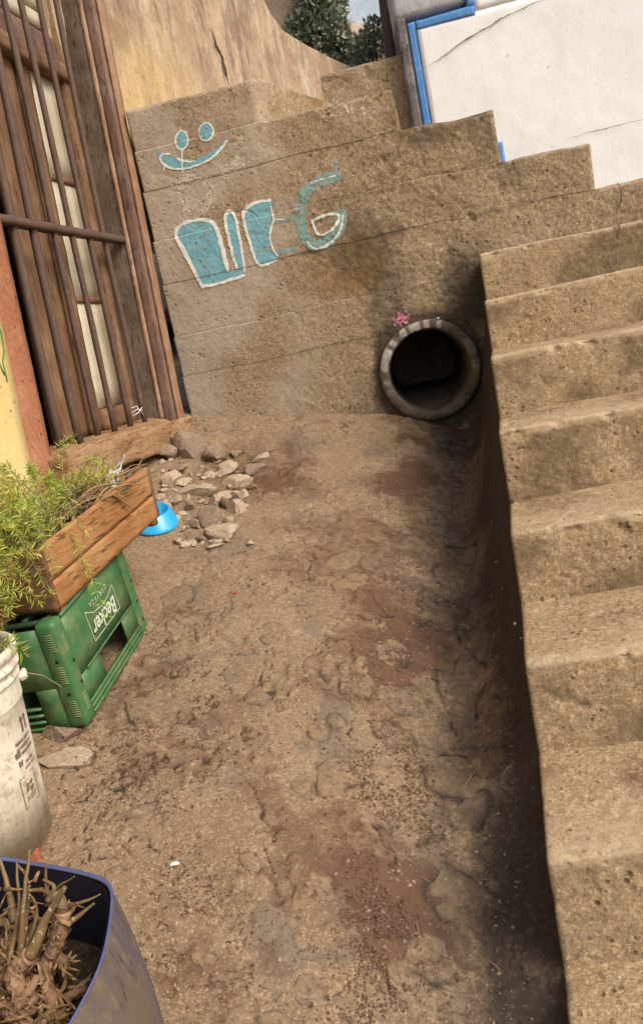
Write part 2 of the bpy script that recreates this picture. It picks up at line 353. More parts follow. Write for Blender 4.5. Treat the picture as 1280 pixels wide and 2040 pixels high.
# ------------------------------------------------------------------ staircase of cast concrete
TIPS = [(3.242, 1.300), (2.889, 1.122), (2.539, .943), (2.188, .760), (1.837, .570), (1.487, .395), (1.136, .216), (.785, .036)]
stairs = empty('concrete_staircase', (1.0, 1.9, 0), 'worn beige concrete staircase climbing along the right side beside the dark gutter', 'staircase')
for k, (y0, z0) in enumerate(TIPS):
    y1 = 3.62 if k == 0 else TIPS[k-1][0]+.10
    sp = .0055 if k > 2 else .008
    def dsp(p, k=k):
        w_ = np.clip((p[:, 0]-.0)/.3, 0, 1)
        return (.003*fbm(p, 4.5, 3, 80+k)+.0026*fbm(p, 22, 3, 90+k)+.0024*fbm(p, 75, 2, 95)-.007*sstep(.4, .66, fbm(p, 13, 3, 97+k))-.011*sstep(.12, .42, fbm(p, 20, 3, 99+k))*sstep(.03, .008, p[:, 1]-TIPS[k][0])*sstep(.03, .008, TIPS[k][1]-p[:, 2]))*(.25+.75*sstep(0, .04, p[:, 0]))
    V, F = rough_box((0, y0, z0-.34), (1.35, y1, z0), (sp, sp, sp), .007, dsp, skip=((0, 1), (1, 1), (2, 0)))
    V[:, 1] -= .14*np.clip(z0-V[:, 2]-.02, 0, .2)*1.2+.010*fbm(V*[1, 0, 0], 2.2, 2, k)
    V[:, 2] += .006*fbm(V*[1, 1, 0], 1.9, 2, k+5)+.012*(V[:, 1]-y0-.15)*-0
    V[:, 0] += stair_x(V[:, 1])
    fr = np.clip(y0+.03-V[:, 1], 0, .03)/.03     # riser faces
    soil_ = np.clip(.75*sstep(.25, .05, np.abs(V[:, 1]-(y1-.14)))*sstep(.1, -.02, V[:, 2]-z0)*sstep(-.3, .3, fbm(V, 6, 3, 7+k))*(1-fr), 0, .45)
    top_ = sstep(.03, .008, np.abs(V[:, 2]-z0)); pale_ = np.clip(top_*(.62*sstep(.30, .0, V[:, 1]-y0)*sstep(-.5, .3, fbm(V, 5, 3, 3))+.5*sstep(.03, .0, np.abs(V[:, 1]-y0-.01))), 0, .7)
    riser_shade = np.clip(fr*(1-top_)*(.18+.55*sstep(-.15, .35, fbm(V, 5.5, 4, 8+k))), 0, .65)  # riser shade put into the colour, broken up by mottled stain
    mesh('step', V, F, M['stair'], stairs, attrs={'soil': soil_, 'pale': pale_, 'damp_shade': riser_shade})

STAIR_TOP = TIPS[0]
# ------------------------------------------------------------------ upper wall: cast courses that are the flank of the upper flight
YW = 3.5
wall = empty('concrete_wall', (-.2, 3.5, .6), 'rough board cast concrete wall with stepped top, blue graffiti and a drain hole', 'wall')
def walldisp(p):
    c = sstep(-.75, .15, p[:, 0])
    return (.005+.005*c)*fbm(p, 4.2, 3, 101)+(.0016+.0028*c)*fbm(p, 24, 3, 102)+(.0008+.0020*c)*fbm(p, 80, 2, 103)-(.004+.006*c)*sstep(.42, .66, fbm(p, 13, 3, 104))-.005*np.exp(-(fbm(p*[1, 1, 1.6], 2.1, 4, 105)/.007)**2)*sstep(.05, .3, fbm(p, 1.6, 2, 106))
PX, PZ, PR = .104, .885, .222
COURSES = [(.35, 1.075, -.985, 2.4, .000, 0), (1.075, 1.25, -.98, 2.4, .0015, 0), (1.25, 1.478, -.975, 1.6, -.0012, 0), (1.478, 1.66, -.97, .89, .0012, .0), (1.66, 1.865, -.962, .535, -.001, .0), (1.865, 2.028, -.955, .15, .001, .05), (2.028, 2.2, -.95, -.404, -.001, .42)]
for k, (za, zb, xa, xb, off, skew) in enumerate(COURSES):
    sp = .0065
    V, F = rough_box((xa, YW-off, za), (xb, 4.62, zb), (sp if xb < 2 else .008, .03 if k < 5 else .012, sp), .0012, walldisp, skip=((1, 1), (2, 0)) if k else ((1, 1), (2, 0), (2, 1)), zmask=lambda p: 0.)
    nxt = COURSES[k+1][3] if k < 6 else -9
    ex = sstep(nxt, nxt+.03, V[:, 0]); et = sstep(.016, 0, zb-V[:, 2]); er = sstep(.014, 0, xb-V[:, 0])
    V[:, 1] += np.where(V[:, 1] < YW+.03, .010*et*ex+.008*er*(k > 2), 0); V[:, 2] -= .008*ex*et*sstep(.03, 0, V[:, 1]-YW)
    V[:, 0] += skew*(V[:, 1]-YW)*sstep(xa+.1, xb, V[:, 0])
    px_, pz_ = V[:, 0], V[:, 2]
    V[:, 2] += .012*fbm(V*[1, .3, 0], 5, 3, 120)*sstep(1.0, 1.07, pz_)
    if k < 1:   # hollow the wall behind the pipe mouth
        rr = np.hypot(px_-PX, pz_-PZ); V[:, 1] += np.where((rr < PR-.012) & (V[:, 1] < YW+.05), .9, 0)
    d1 = np.exp(-(((px_-.33)/.13)**2+((pz_-1.18)/.20)**2)**1.2)*.95  # dark wedge on the wall beside the top of the stair edge
    d2 = .8*np.exp(-((np.hypot(px_-PX, pz_-PZ)-PR)/.035)**2)+.65*sstep(.16, .0, pz_-plane_z(px_, 3.5)+.05*fbm(V, 9, 2, 4))*sstep(-.6, .1, px_)
    d3 = .55*sstep(.02, .42, fbm(V*[1, 1, .6], 3.4, 4, 131))*sstep(-.7, 0, px_)
    seam = .3*sstep(.02, 0, np.minimum(zb-pz_, pz_-za))*sstep(-.2, .3, fbm(V, 5, 3, 9))
    pl = .55*sstep(.1, .5, fbm(V+3, 4.2, 3, 141))+.9*np.exp(-(((px_+.70)/.16)**2+((pz_-1.83)/.085)**2)**2)+.8*np.exp(-(((px_-.03)/.14)**2+((pz_-1.965)/.035)**2)**2)+.5*np.exp(-(((px_+.45)/.2)**2+((pz_-1.86)/.06)**2))
    mesh('concrete_course', V, F, M['wall'], wall, attrs={'damp_shade': np.clip(d1+d2+d3+seam, 0, .92), 'pale': np.clip(pl*.6+.75*sstep(-.1, -.6, px_)*sstep(-.6, .2, fbm(V, 3, 3, 145)), 0, .8), 'soil': np.clip(.8*sstep(.0, .4, fbm(V+9, 2.6, 4, 151))*sstep(-.7, .0, px_), 0, .75)})
# ---- graffiti: thin paint layers that follow the wall's relief (outlines in a 1280-wide crop of the photo)
def g2px(p): return [(250+x*.42969, 200+y*.42955) for x, y in p]
def inpoly(x, y, poly):
    r = np.zeros(len(x), bool); n = len(poly)
    for i in range(n):
        (x0, y0), (x1, y1) = poly[i], poly[(i+1) % n]
        c = ((y0 > y) != (y1 > y)) & (x < (x1-x0)*(y-y0)/((y1-y0) or 1e-9)+x0); r ^= c
    return r
def smooth_pl(p, k=2):
    p = np.array(p, float)
    for _ in range(k):
        q = [p[0]]
        for a, b in zip(p[:-1], p[1:]): q += [a*.75+b*.25, a*.25+b*.75]
        p = np.array(q+[p[-1]])
    return [tuple(v) for v in p]
def ell(cx, cy, rx, ry, n=20): return [(cx+rx*math.cos(t), cy+ry*math.sin(t)) for t in np.linspace(0, 2*math.pi, n)]
FILL_A = [[(235, 602), (285, 562), (370, 550), (418, 580), (440, 680), (470, 790), (555, 785), (548, 812), (430, 852), (355, 862), (300, 745)], [(465, 530), (482, 512), (505, 530), (520, 600), (550, 785), (515, 780), (490, 690), (470, 590)],
          [(550, 505), (600, 474), (668, 460), (684, 480), (672, 560), (672, 640), (702, 725), (690, 748), (622, 768), (595, 700), (562, 600)],
          ell(262, 185, 28, 42), ell(375, 147, 32, 40), [(145, 240), (190, 240), (245, 272), (325, 275), (400, 240), (462, 184), (484, 182), (440, 240), (350, 296), (265, 318), (195, 312), (155, 268)]]
STROKE_B = [([(975, 352), (880, 380), (815, 445), (808, 560), (832, 640), (880, 682), (950, 650), (992, 590), (1000, 530)], 27), ([(690, 565), (770, 548)], 9), ([(700, 705), (780, 688)], 12), ([(975, 280), (980, 340)], 8)]
LINES_W = [([(475, 788), (452, 700), (436, 630), (412, 570), (370, 548), (280, 562), (224, 606), (262, 680), (300, 750), (358, 866)], 9), ([(358, 864), (430, 850), (550, 812)], 9), ([(515, 778), (490, 690), (470, 590), (460, 530), (482, 508), (502, 520), (518, 570), (540, 690), (553, 790)], 7),
           ([(668, 462), (600, 474), (546, 508), (548, 565), (575, 650), (602, 745), (628, 772), (700, 742)], 8), ([(670, 490), (690, 552), (666, 622), (680, 685), (704, 722)], 6), ([(690, 552), (735, 552)], 4),
           ([(865, 560), (892, 636), (960, 602), (1002, 532), (940, 524), (865, 560)], 7), ([(842, 655), (880, 698), (955, 662), (1000, 600), (1006, 535)], 6), ([(860, 380), (970, 350)], 4),
           (ell(262, 185, 30, 44), 5), (ell(375, 147, 33, 41), 5), ([(205, 248), (165, 250), (160, 282), (200, 314), (262, 322), (340, 302), (415, 262), (470, 190)], 6), ([(262, 225), (266, 332)], 5), ([(240, 268), (275, 285), (325, 282)], 5), ([(180, 300), (180, 325)], 4)]
def front_y(x, z):
    yb = np.full(len(x), YW)
    for za, zb, xa, xb, off, sk in COURSES: yb = np.where((z >= za) & (z < zb), YW-off, yb)
    return yb-walldisp(np.stack([x, yb, z], 1))
def paint_layer(name, mask_fn, box, mat, off, label=None, cs=.0026):
    x0, x1, z0, z1 = box; nx, nz = int((x1-x0)/cs), int((z1-z0)/cs)
    xg, zg = np.meshgrid(np.linspace(x0, x1, nx), np.linspace(z0, z1, nz), indexing='ij'); x, z = xg.ravel(), zg.ravel()
    y = front_y(x, z); u, v = topx(np.stack([x, np.full_like(x, YW), z], 1))
    u = (u-250)/.42969+3.5*fbm(P3(x, z), 50, 3, 201); v = (v-200)/.42955+3.5*fbm(P3(x, z)+9, 50, 3, 202); msk = mask_fn(u, v, x, z)
    F = gridF(nx, nz); keep = msk[F].mean(1) > .5; F = F[keep][:, ::1]
    used, inv = np.unique(F, return_inverse=True); F = inv.reshape(-1, 4)
    V = np.stack([x, y-off, z], 1)[used]
    o = mesh(name, V, F, mat, wall)
    if label: o['label'] = label
    return o
M['gblue'] = paint('graffiti_blue', lin(108, 156, 166), lin(122, 168, 178), lin(136, 146, 132), .8, .8, 14, .5, 160, .15)
M['gdull'] = paint('graffiti_dull_blue', lin(128, 146, 138), lin(118, 150, 148), lin(140, 120, 90), .85, .8, 20, .7, 160, .15)
M['gwhite'] = paint('graffiti_white', lin(222, 222, 212), lin(198, 200, 192), lin(150, 130, 105), .8, .8, 16, .5, 160, .15)
M['gpink'] = paint('spray_pink', lin(190, 110, 135), lin(205, 140, 160), None, .8, .5, 20)
def chip(x, z, t, s): return (fbm(P3(x, z), 60, 3, s) < t+.12) & (fbm(P3(x, z), 130, 2, s+3) < t+.12)
GB = (-.90, .10, 1.35, 2.16)
paint_layer('graffiti_fill', lambda u, v, x, z: (np.any([inpoly(u, v, p) for p in FILL_A], 0) & chip(x, z, .42, 5)).astype(float), GB, M['gblue'], .0014, 'pale blue spray paint fill of the letters and smiley')
paint_layer('graffiti_fill', lambda u, v, x, z: (np.any([dline(u, v, smooth_pl(p)) < w_ for p, w_ in STROKE_B], 0) & chip(x, z, .42, 8)).astype(float), GB, M['gdull'], .0014, 'faded grey blue spray paint of the last letters')
paint_layer('graffiti_outline', lambda u, v, x, z: (np.any([dline(u, v, smooth_pl(p)) < w_*(1.0+.45*fbm(P3(x, z), 9, 2, 6)) for p, w_ in LINES_W], 0) & chip(x, z, .6, 11)).astype(float), GB, M['gwhite'], .0026, 'white spray paint outlines of the letters and smiley')
def smudge(u, v, x, z):
    r1 = np.abs(np.hypot(u-325, (v-430)*.85)-72)/34; r2 = np.hypot((u-500)/120, (v-310)/60)*1.3; r3 = np.hypot((u-1040)/150, (v-35)/42)*1.1; r4 = np.abs(np.hypot(u-330, v-545)-60)/40
    d = np.minimum(np.minimum(r1, r2), np.minimum(r3, r4)); return (vnoise(P3(x, z)*230, 8)*.9+.7*fbm(P3(x, z), 28, 3, 9) > d*.55-.12).astype(float)
M['gwash'] = paint('thin_white_wash', lin(190, 176, 158), lin(178, 160, 140), None, .9, .6, 20)
paint_layer('paint_smudge', smudge, (-.92, .16, 1.5, 2.12), M['gwash'], .0010, 'thin white paint smudges around the letters', .0024)
pc = onY(800, 635, YW)
paint_layer('spray_splat', lambda u, v, x, z: (vnoise(P3(x, z)*260, 3)+.6*fbm(P3(x, z), 60, 2, 4) > np.hypot(x-pc[0], z-pc[2])/.030-.9).astype(float), (pc[0]-.08, pc[0]+.08, pc[2]-.08, pc[2]+.08), M['gpink'], .002, 'pink spray paint splat above the drain', .002)

# ---- drain pipe
pipe = empty('drain_pipe', (PX, YW-.06, PZ-PR), 'round concrete drain pipe mouth at the base of the wall', 'pipe')
seg = 96; a = np.linspace(0, 2*math.pi, seg, endpoint=False)
prof = [(.218, .25), (.218, -.015), (.217, -.024), (.213, -.030), (.200, -.031), (.184, -.031), (.178, -.027), (.175, -.015), (.173, .1), (.172, .3), (.172, .6), (.172, .95), (.17, 1.3)]
V = []
for r, yy in prof:
    rr = r*(1+.022*fbm(np.stack([np.cos(a)*1.5, np.sin(a)*1.5, np.full(seg, yy*9)], 1), 2.5, 3, 3)); V.append(np.stack([PX+rr*np.cos(a), YW+yy+.004*vnoise(np.stack([np.cos(a)*9, np.sin(a)*9, np.full(seg, yy)], 1), 2), PZ+rr*np.sin(a)], 1))
V = np.concatenate(V); F = []
for i in range(len(prof)-1):
    for j in range(seg): k = (j+1) % seg; F.append((i*seg+j, (i+1)*seg+j, (i+1)*seg+k, i*seg+k))
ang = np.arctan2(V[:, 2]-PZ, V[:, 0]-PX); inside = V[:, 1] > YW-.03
pipe_dark = np.clip(np.where(inside, .62, .25+.4*sstep(.2, -.6, np.sin(ang))), 0, 1)  # pipe mouth coloured darker inside and along its lower rim
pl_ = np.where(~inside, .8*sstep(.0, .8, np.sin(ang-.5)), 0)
mesh('pipe_ring', V, F, M['pipe'], pipe, attrs={'damp_shade': pipe_dark, 'pale': pl_})
ysl = np.linspace(-.02, 1.2, 40); xsl = np.linspace(-1, 1, 22); gy_, gx_ = np.meshgrid(ysl, xsl, indexing='ij'); hz_ = -.171+.062*sstep(-.02, .5, gy_)+.4*.008*fbm(P3(gx_.ravel()*.2, gy_.ravel()), 14, 3, 3).reshape(gy_.shape)
mesh('silt', np.stack([PX+gx_.ravel()*np.sqrt(np.maximum(.172**2-hz_.ravel()**2, 0)), YW+gy_.ravel(), PZ+hz_.ravel()], 1), gridF(40, 22)[:, ::-1], M['ground'], pipe, attrs={'damp_shade': np.full(880, .55)})
F2 = [tuple(range(seg))]; mesh('pipe_end', np.stack([PX+.18*np.cos(a), np.full(seg, YW+1.29), PZ+.18*np.sin(a)], 1), F2, M['pipe'], pipe, attrs={'damp_shade': np.ones(seg)})

# ------------------------------------------------------------------ old house on the left with a barred window
HO = np.array([-1.04, 3.45, 0.]); ht = math.radians(7); HA = np.array([math.sin(ht), math.cos(ht), 0]); HN = np.array([math.cos(ht), -math.sin(ht), 0]); HZ = np.array([0, 0, 1.])
SH = .12
def H(V): V = np.array(V, float).reshape(-1, 3); V[:, 0] += SH*(V[:, 2]-.95); return HO+V[:, :1]*HA+V[:, 1:2]*HN+V[:, 2:]*HZ   # (along, out, up)
def win(x, y, off=0.): p = onP(x, y, HO+HN*off, HN)-HO; return p@HA-SH*(p[2]-.95), p[2]
def hbox(name, lo, hi, mat, parent, sp=.03, rnd=.004, amp=.002, fr=20, seed=0):
    V, F = rough_box(lo, hi, sp, rnd, lambda p: amp*fbm(p, fr, 3, seed+int(abs(lo[0])*100)))
    F = F[:, ::-1]                                    # (along, out, up) is left-handed here
    return mesh(name, H(V), F, mat, parent)
M['yellow'] = concrete('yellow_plaster', lin(208, 184, 124), lin(196, 166, 108), lin(214, 196, 142), .06, 60, .3)
M['orange'] = concrete('orange_plaster', lin(154, 102, 74), lin(140, 90, 64), lin(170, 124, 94), .2, 70, .35)
M['jamb'] = wood('weathered_jamb', (.13, .088, .056), (.075, .051, .034), (.20, .155, .115))
M['trim'] = wood('peeling_trim', (.17, .095, .065), (.115, .066, .048), (.25, .165, .12))
M['trim2'] = wood('faded_orange_trim', (.30, .165, .09), (.22, .12, .07), (.38, .27, .18))
M['frame'] = wood('brown_sash', (.20, .105, .052), (.125, .064, .034), (.28, .17, .095))
M['sill'] = wood('old_sill_beam', (.33, .19, .09), (.22, .12, .058), (.38, .26, .15), axis=1, scale=30, bump=.9)
k = NT('rusty_iron'); c = k.mix(k.ramp(k.noise(14, 5, .7), .35, .7), (.105, .062, .042), (.072, .043, .032)); c = k.mix(k.ramp(k.noise(60, 4, .7), .55, .72, 0, .7), c, (.18, .11, .072)); M['rust'] = k.done(c, .7, k.bump(k.noise(140, 4, .7), .5, .002), .3)
M['pane'] = paint('curtained_pane', lin(196, 186, 162), lin(180, 168, 142), lin(160, 146, 118), .32, .1, 5, .5, 40, .5)
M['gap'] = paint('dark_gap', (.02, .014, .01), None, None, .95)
house = empty('house', tuple(HO+HA*-.9+HZ*.45), 'old house front with yellow wall, orange band and rusty barred window', 'house')
aL = -1.035; aR = -.142; zS = .935; zT = 3.2
hbox('wall', (-4.2, -.30, .1), (aL-.11, .0, 3.6), M['yellow'], house, .05, .004, .004, 5)
hbox('orange_band', (aL-.112, -.30, .25), (aL, .004, 3.6), M['orange'], house, .03, .008, .003, 9)
hbox('wall', (aL, -.30, zT), (.1, -.001, 3.6), M['yellow'], house, .05)
hbox('foundation', (aL-.05, -.30, .3), (.0, -.015, .845), M['darkstone'], house, .02, .02, .014, 9)
# sill beam, split and worn
V, F = rough_box((aL-.03, -.22, zS-.115), (-.005, .085, zS), (.012, .012, .01), .012, lambda p: .007*fbm(p*[1, 1, 3], 6, 3, 3)+.004*fbm(p*[1, 2, 6], 20, 3, 4)-.012*sstep(.3, .5, fbm(p*[.5, 1, 6], 9, 3, 6)))
V[:, 2] -= .03*sstep(-.1, .09, V[:, 1])*sstep(-.9, .0, V[:, 0]); mesh('sill', H(V), F[:, ::-1], M['sill'], house)
# far reveal board and outer trims
hbox('jamb_board', (aR, -.17, zS-.02), (aR+.05, .0, zT), M['jamb'], house, .02, .003, .003, 12)
hbox('jamb_edge', (aR-.004, -.012, zS-.02), (aR+.03, .006, zT), M['trim2'], house, .02, .003, .002, 12)
hbox('trim_board', (aR+.008, .0061, zS-.05), (aR+.075, .052, 3.4), M['trim'], house, .015, .004, .003, 12)
hbox('trim_board', (aR+.03, .053, zS-.06), (aR+.09, .066, 3.4), M['trim2'], house, .015, .004, .003, 14)
PN = -.14
def pa(x, y, off=PN): return win(x, y, off)[0]
a1, a2 = -.415, -.20
hbox('window_frame', (a2, PN-.03, zS), (aR-.003, PN+.03, zT), M['frame'], house, .03, .004, .002, 14)
hbox('window_frame', (a1-.075, PN-.03, zS), (a1, PN+.002, zT), M['frame'], house, .03, .004, .002, 14)
hbox('window_frame', (a1-.30, PN-.05, zS), (a1-.10, PN-.006, zT), M['frame'], house, .03, .004, .002, 14)
hbox('window_frame', (aL+.02, PN-.03, zS), (aL+.13, PN+.01, zT), M['trim2'], house, .03, .004, .002, 14)
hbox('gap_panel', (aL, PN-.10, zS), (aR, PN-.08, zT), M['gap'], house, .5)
zbs = [win(170, 597, PN)[1], win(120, 357, PN)[1], win(75, 140, PN)[1]]
zs0 = win(220, 815, PN)[1]
edges = [zs0, zbs[0], zbs[1], zbs[2]]
for lo_, hi_ in zip(edges[:-1], edges[1:]): hbox('pane', (a1+.001, PN-.012, lo_+.012), (a2-.001, PN-.004, hi_-.012), M['pane'], house, .1, .001, .001)
for zb in zbs[:2]: hbox('glazing_bar', (a1, PN-.02, zb-.013), (a2, PN+.004, zb+.013), M['frame'], house, .03, .003)
hbox('bottom_rail', (a1, PN-.025, zS), (a2, PN+.03, zs0+.01), M['frame'], house, .03, .004, .004)
hbox('transom', (aL, PN-.03, zbs[2]-.01), (aR, PN+.045, zbs[2]+.055), M['frame'], house, .03, .004, .003)
hbox('transom', (aL, PN-.02, zbs[2]+.056), (aR, PN+.02, zbs[2]+.16), M['trim'], house, .03, .004, .003)
for i in range(6): hbox('louvre_slat', (aL+.05, PN-.02, zbs[2]+.18+i*.075), (aR-.08, PN+.012, zbs[2]+.24+i*.075), M['pane'], house, .1, .004)
M['gscrawl'] = paint('green_marker', lin(70, 130, 60), None, None, .7)
for pts_ in ([(-6, 640), (2, 668), (7, 700), (4, 722), (9, 742), (13, 760)], [(-8, 700), (-1, 728), (8, 748)]):
    mesh('green_scrawl', *tube(H(np.array([(win(x, y, .0)[0], .0035, win(x, y, .0)[1]) for x, y in pts_])), .0022, 5), M['gscrawl'], house)
# bars (top and bottom pixels on a plane just inside the wall face)
BARS = [((25, 436), (120, 883)), ((64, 446), (157, 865)), ((105, 456), (197, 864)), ((141, 466), (230, 858)), ((177, 474), (259, 847)), ((210, 482), (287, 838))]
for i, (t_, b_) in enumerate(BARS):
    at, zt = win(*t_, -.03); ab, zb = win(*b_, -.03)
    zl = np.linspace(zS-.02, zT, 22); al = at+(ab-at)*(zl-zt)/(zb-zt)*np.where(zl < zt, 1, .3)
    rb = .0150 if i < 2 else .0118
    V, F = tube(H(np.stack([al, -.03+.004*np.sin(zl*3+i), zl], 1)), rb*(1+.05*np.sin(zl*40+i)), 12); mesh('bar', V, F, M['rust'], house)
zc = win(130, 461, -.03)[1]
hbox('cross_bar', (aL+.0, -.046, zc-.013), (aR+.02, -.008, zc+.014), M['rust'], house, .02, .0012, .001, 30)
hbox('cross_bar', (aL+.0, -.04, 2.98), (aR+.02, -.008, 3.01), M['rust'], house, .02, .003, .001, 30)

# ------------------------------------------------------------------ what stands above and behind the wall
def stain_mat(name, cols, grey):
    k = NT(name); st = (1, 1, .22)
    c = k.mix(k.ramp(k.noise(7, 6, .75, st), .38, .62), cols[0], cols[1]); c = k.mix(k.ramp(k.noise(2.2, 4, .6), .5, .66), c, cols[2]); c = k.mix(k.ramp(k.noise(16, 6, .75, (1, 1, .12)), .5, .66, 0, .75), c, grey); c = k.mix(k.ramp(k.noise(11, 6, .8, (1, 1, .15)), .5, .38, 0, .7), c, tuple(x*.55 for x in cols[2]))
    c = k.mix(k.math('MULTIPLY', k.attr('yel'), k.ramp(k.noise(5, 5, .7, (1, 1, .25)), .35, .6, .1, .85)), c, lin(208, 178, 112))
    c = k.mix(k.ramp(k.noise(40, 5, .75), .55, .7, 0, .6), c, tuple(x*.5 for x in cols[1]))
    return k.done(c, .9, k.bump(k.noise(30, 7, .8, (1, 1, .5)), .9, .012), .2)
M['plaster'] = stain_mat('stained_plaster', (lin(184, 162, 134), lin(158, 134, 112), lin(140, 116, 98)), lin(200, 190, 172))
M['plaster2'] = stain_mat('grey_brown_plaster', (lin(190, 166, 132), lin(166, 138, 110), lin(178, 152, 122)), lin(148, 122, 100))
# sloping flank further up: outline in pixels at Y = 4.95
def fill_prism(name, pts, depth, mat, sp=.02, disp=.015, parent=None, seed=0, mapf=None, attrf=None):
    """dense front face clipped to an outline (x,z), with a solid body behind"""
    P = np.array(pts); x0, x1, z0, z1 = P[:, 0].min(), P[:, 0].max(), P[:, 2].min(), P[:, 2].max()
    n = max(3, int((x1-x0)/sp)); xs = np.linspace(x0, x1, n)
    # upper and lower outline as functions of x
    def cross(x):
        zs = []
        for a, b in zip(P, np.roll(P, -1, 0)):
            if (a[0]-x)*(b[0]-x) <= 0 and a[0] != b[0]: zs.append(a[2]+(b[2]-a[2])*(x-a[0])/(b[0]-a[0]))
        return (min(zs), max(zs)) if zs else (z0, z0)
    m_ = max(3, int((z1-z0)/sp)); V = []
    for x in xs:
        lo_, hi_ = cross(min(max(x, x0+1e-5), x1-1e-5)); V.append(np.stack([np.full(m_, x), np.full(m_, P[0][1]), np.linspace(lo_, hi_, m_)], 1))
    V = np.concatenate(V); V[:, 1] += -disp*fbm(V, 3.5, 4, seed)-disp*.4*fbm(V, 20, 3, seed+1)
    F = gridF(n, m_)
    Vb = V.copy(); Vb[:, 1] = P[0][1]+depth; nv = len(V); Fs = [F, F[:, ::-1]+nv]
    top = np.arange(n)*m_+m_-1; bot = np.arange(n)*m_; le = np.arange(m_); ri = (n-1)*m_+np.arange(m_)
    for e, fl in ((top, 1), (bot, 0), (le, 1), (ri, 0)):
        q = np.stack([e[:-1], e[1:], e[1:]+nv, e[:-1]+nv], 1); Fs.append(q if fl else q[:, ::-1])
    VV = np.concatenate([V, Vb]); at = attrf(VV) if attrf else None
    return mesh(name, mapf(VV) if mapf else VV, np.concatenate(Fs), mat, parent, attrs=at)
PA = np.array([-1.02, 3.64, 0.]); PB = onY(700, 134, 4.95); pu = PB-PA; pu[2] = 0; pu /= np.linalg.norm(pu); pn = np.array([-pu[1], pu[0], 0])   # pn points away from the alley
def toU(x, y): p = onP(x, y, PA, pn)-PA; return np.array([p@pu, 0., p[2]])
outl = [np.array([-.5, 0, 1.7]), np.array([-.5, 0, 3.5])]+[toU(x, y) for x, y in [(470, -150), (526, 0), (542, 30), (565, 60), (605, 88), (650, 112), (700, 134), (725, 150)]]; outl += [np.array([outl[-1][0], 0, 1.7])]
mapo = lambda V: PA+V[:, :1]*pu+V[:, 1:2]*pn+V[:, 2:]*HZ
plw = fill_prism('plaster_wall', outl, .35, M['plaster'], .014, .010, seed=5, mapf=mapo, attrf=lambda V: {'yel': np.clip(sstep(.55, .1, V[:, 0]+.25*fbm(V*[1, 1, .3], 4, 3, 3))*sstep(2.75, 2.25, V[:, 2]), 0, .75)})
tag(plw, 'stained yellow to brown plaster wall above the graffiti wall, sloping down to the weeds', 'wall')
# next flight beyond: long low riser
q0, q1 = onY(560, 168, 4.72), onY(812, 104, 4.72)
V, F = rough_box((-.75, 4.72, 1.9), (.42, 5.2, q0[2]), (.014, .05, .014), .012, lambda p: .010*fbm(p, 4, 3, 31)+.004*fbm(p, 25, 3, 32)-.012*np.exp(-(fbm(p*[1, 1, 3], 2.5, 3, 33)/.015)**2))
tag(mesh('upper_step', V, F, M['wall']), 'tan concrete riser of the next flight beside the grey house corner', 'step')
# white house with blue painted border
M['white'] = None
k = NT('white_limewash'); c = k.mix(k.ramp(k.noise(2.0, 5, .6), .4, .75), (.80, .795, .77), (.74, .735, .71)); c = k.mix(k.ramp(k.noise(30, 5, .8), .62, .70, 0, .7), c, (.36, .33, .30)); c = k.mix(k.ramp(k.noise(7, 5, .75, (1, 1, .3)), .53, .74, 0, .45), c, (.60, .57, .50))
M['white'] = k.done(c, .85, k.bump(k.noise(50, 5, .7), .35, .004), .2)
M['blue'] = paint('blue_border', lin(84, 134, 190), lin(74, 122, 176), lin(150, 168, 186), .8, .5, 12, .75, 60, .2)
M['grey'] = concrete('grey_render', lin(112, 106, 104), lin(88, 82, 80), lin(140, 135, 132), .25, 60, .5)
M['palegrey'] = concrete('pale_render', lin(172, 172, 172), lin(150, 150, 150), lin(186, 188, 190), .15, 50, .4)
M['paleblue'] = concrete('pale_blue_wash', lin(190, 204, 214), lin(176, 190, 204), lin(205, 210, 212), .15, 50, .4)
YH = 4.66
ca = onY(826, 150, YH)[0]; zl_ = onY(870, 30, YH)[2]; xk = onY(931, 8, YH)[0]
whouse = empty('white_house', (2.2, 5.0, 1.2), 'white washed house wall with blue painted border behind the stepped wall', 'house')
def hb(name, lo, hi, mat, par, sp=.04, amp=.004, seed=0, rnd=.006):
    V, F = rough_box(lo, hi, (sp, .2, sp), rnd, lambda p: amp*fbm(p, 3, 3, seed)+amp*.4*fbm(p, 18, 3, seed+1)); return mesh(name, V, F, mat, par)
hb('wall', (ca+.045, YH, .8), (6, 5.6, zl_-.03), M['white'], whouse, .03, .006, 1)
hb('wall', (xk+.03, YH+.001, zl_-.028), (6, 5.6, 3.15), M['white'], whouse, .03, .006, 1)
hb('corner_strip', (ca-.058, YH-.012, .8), (ca-.002, 5.6, zl_+.028), M['grey'], whouse, .02, .004, 3)
hb('blue_band', (ca, YH-.0022, .8), (ca+.043, YH+.2, zl_), M['blue'], whouse, .02, .006, 1, .0008)
hb('blue_band', (ca+.0435, YH-.0022, zl_-.045), (xk+.03, YH+.2, zl_), M['blue'], whouse, .02, .006, 1, .0008)
hb('blue_band', (xk-.005, YH-.0024, zl_+.0005), (xk+.035, YH+.2, 3.15), M['blue'], whouse, .02, .006, 1, .0008)
hb('upper_wall', (ca-.06, YH+.012, zl_+.03), (xk-.006, 5.6, 3.15), M['palegrey'], whouse, .03, .005, 6)
b0 = onY(985, 285, YH); b1 = onY(1000, 315, YH)
hb('blue_patch', (b0[0]-.05, YH-.009, b1[2]-.1), (b1[0]+.012, YH+.01, b0[2]), M['blue'], whouse, .02, .001, 4, .002)
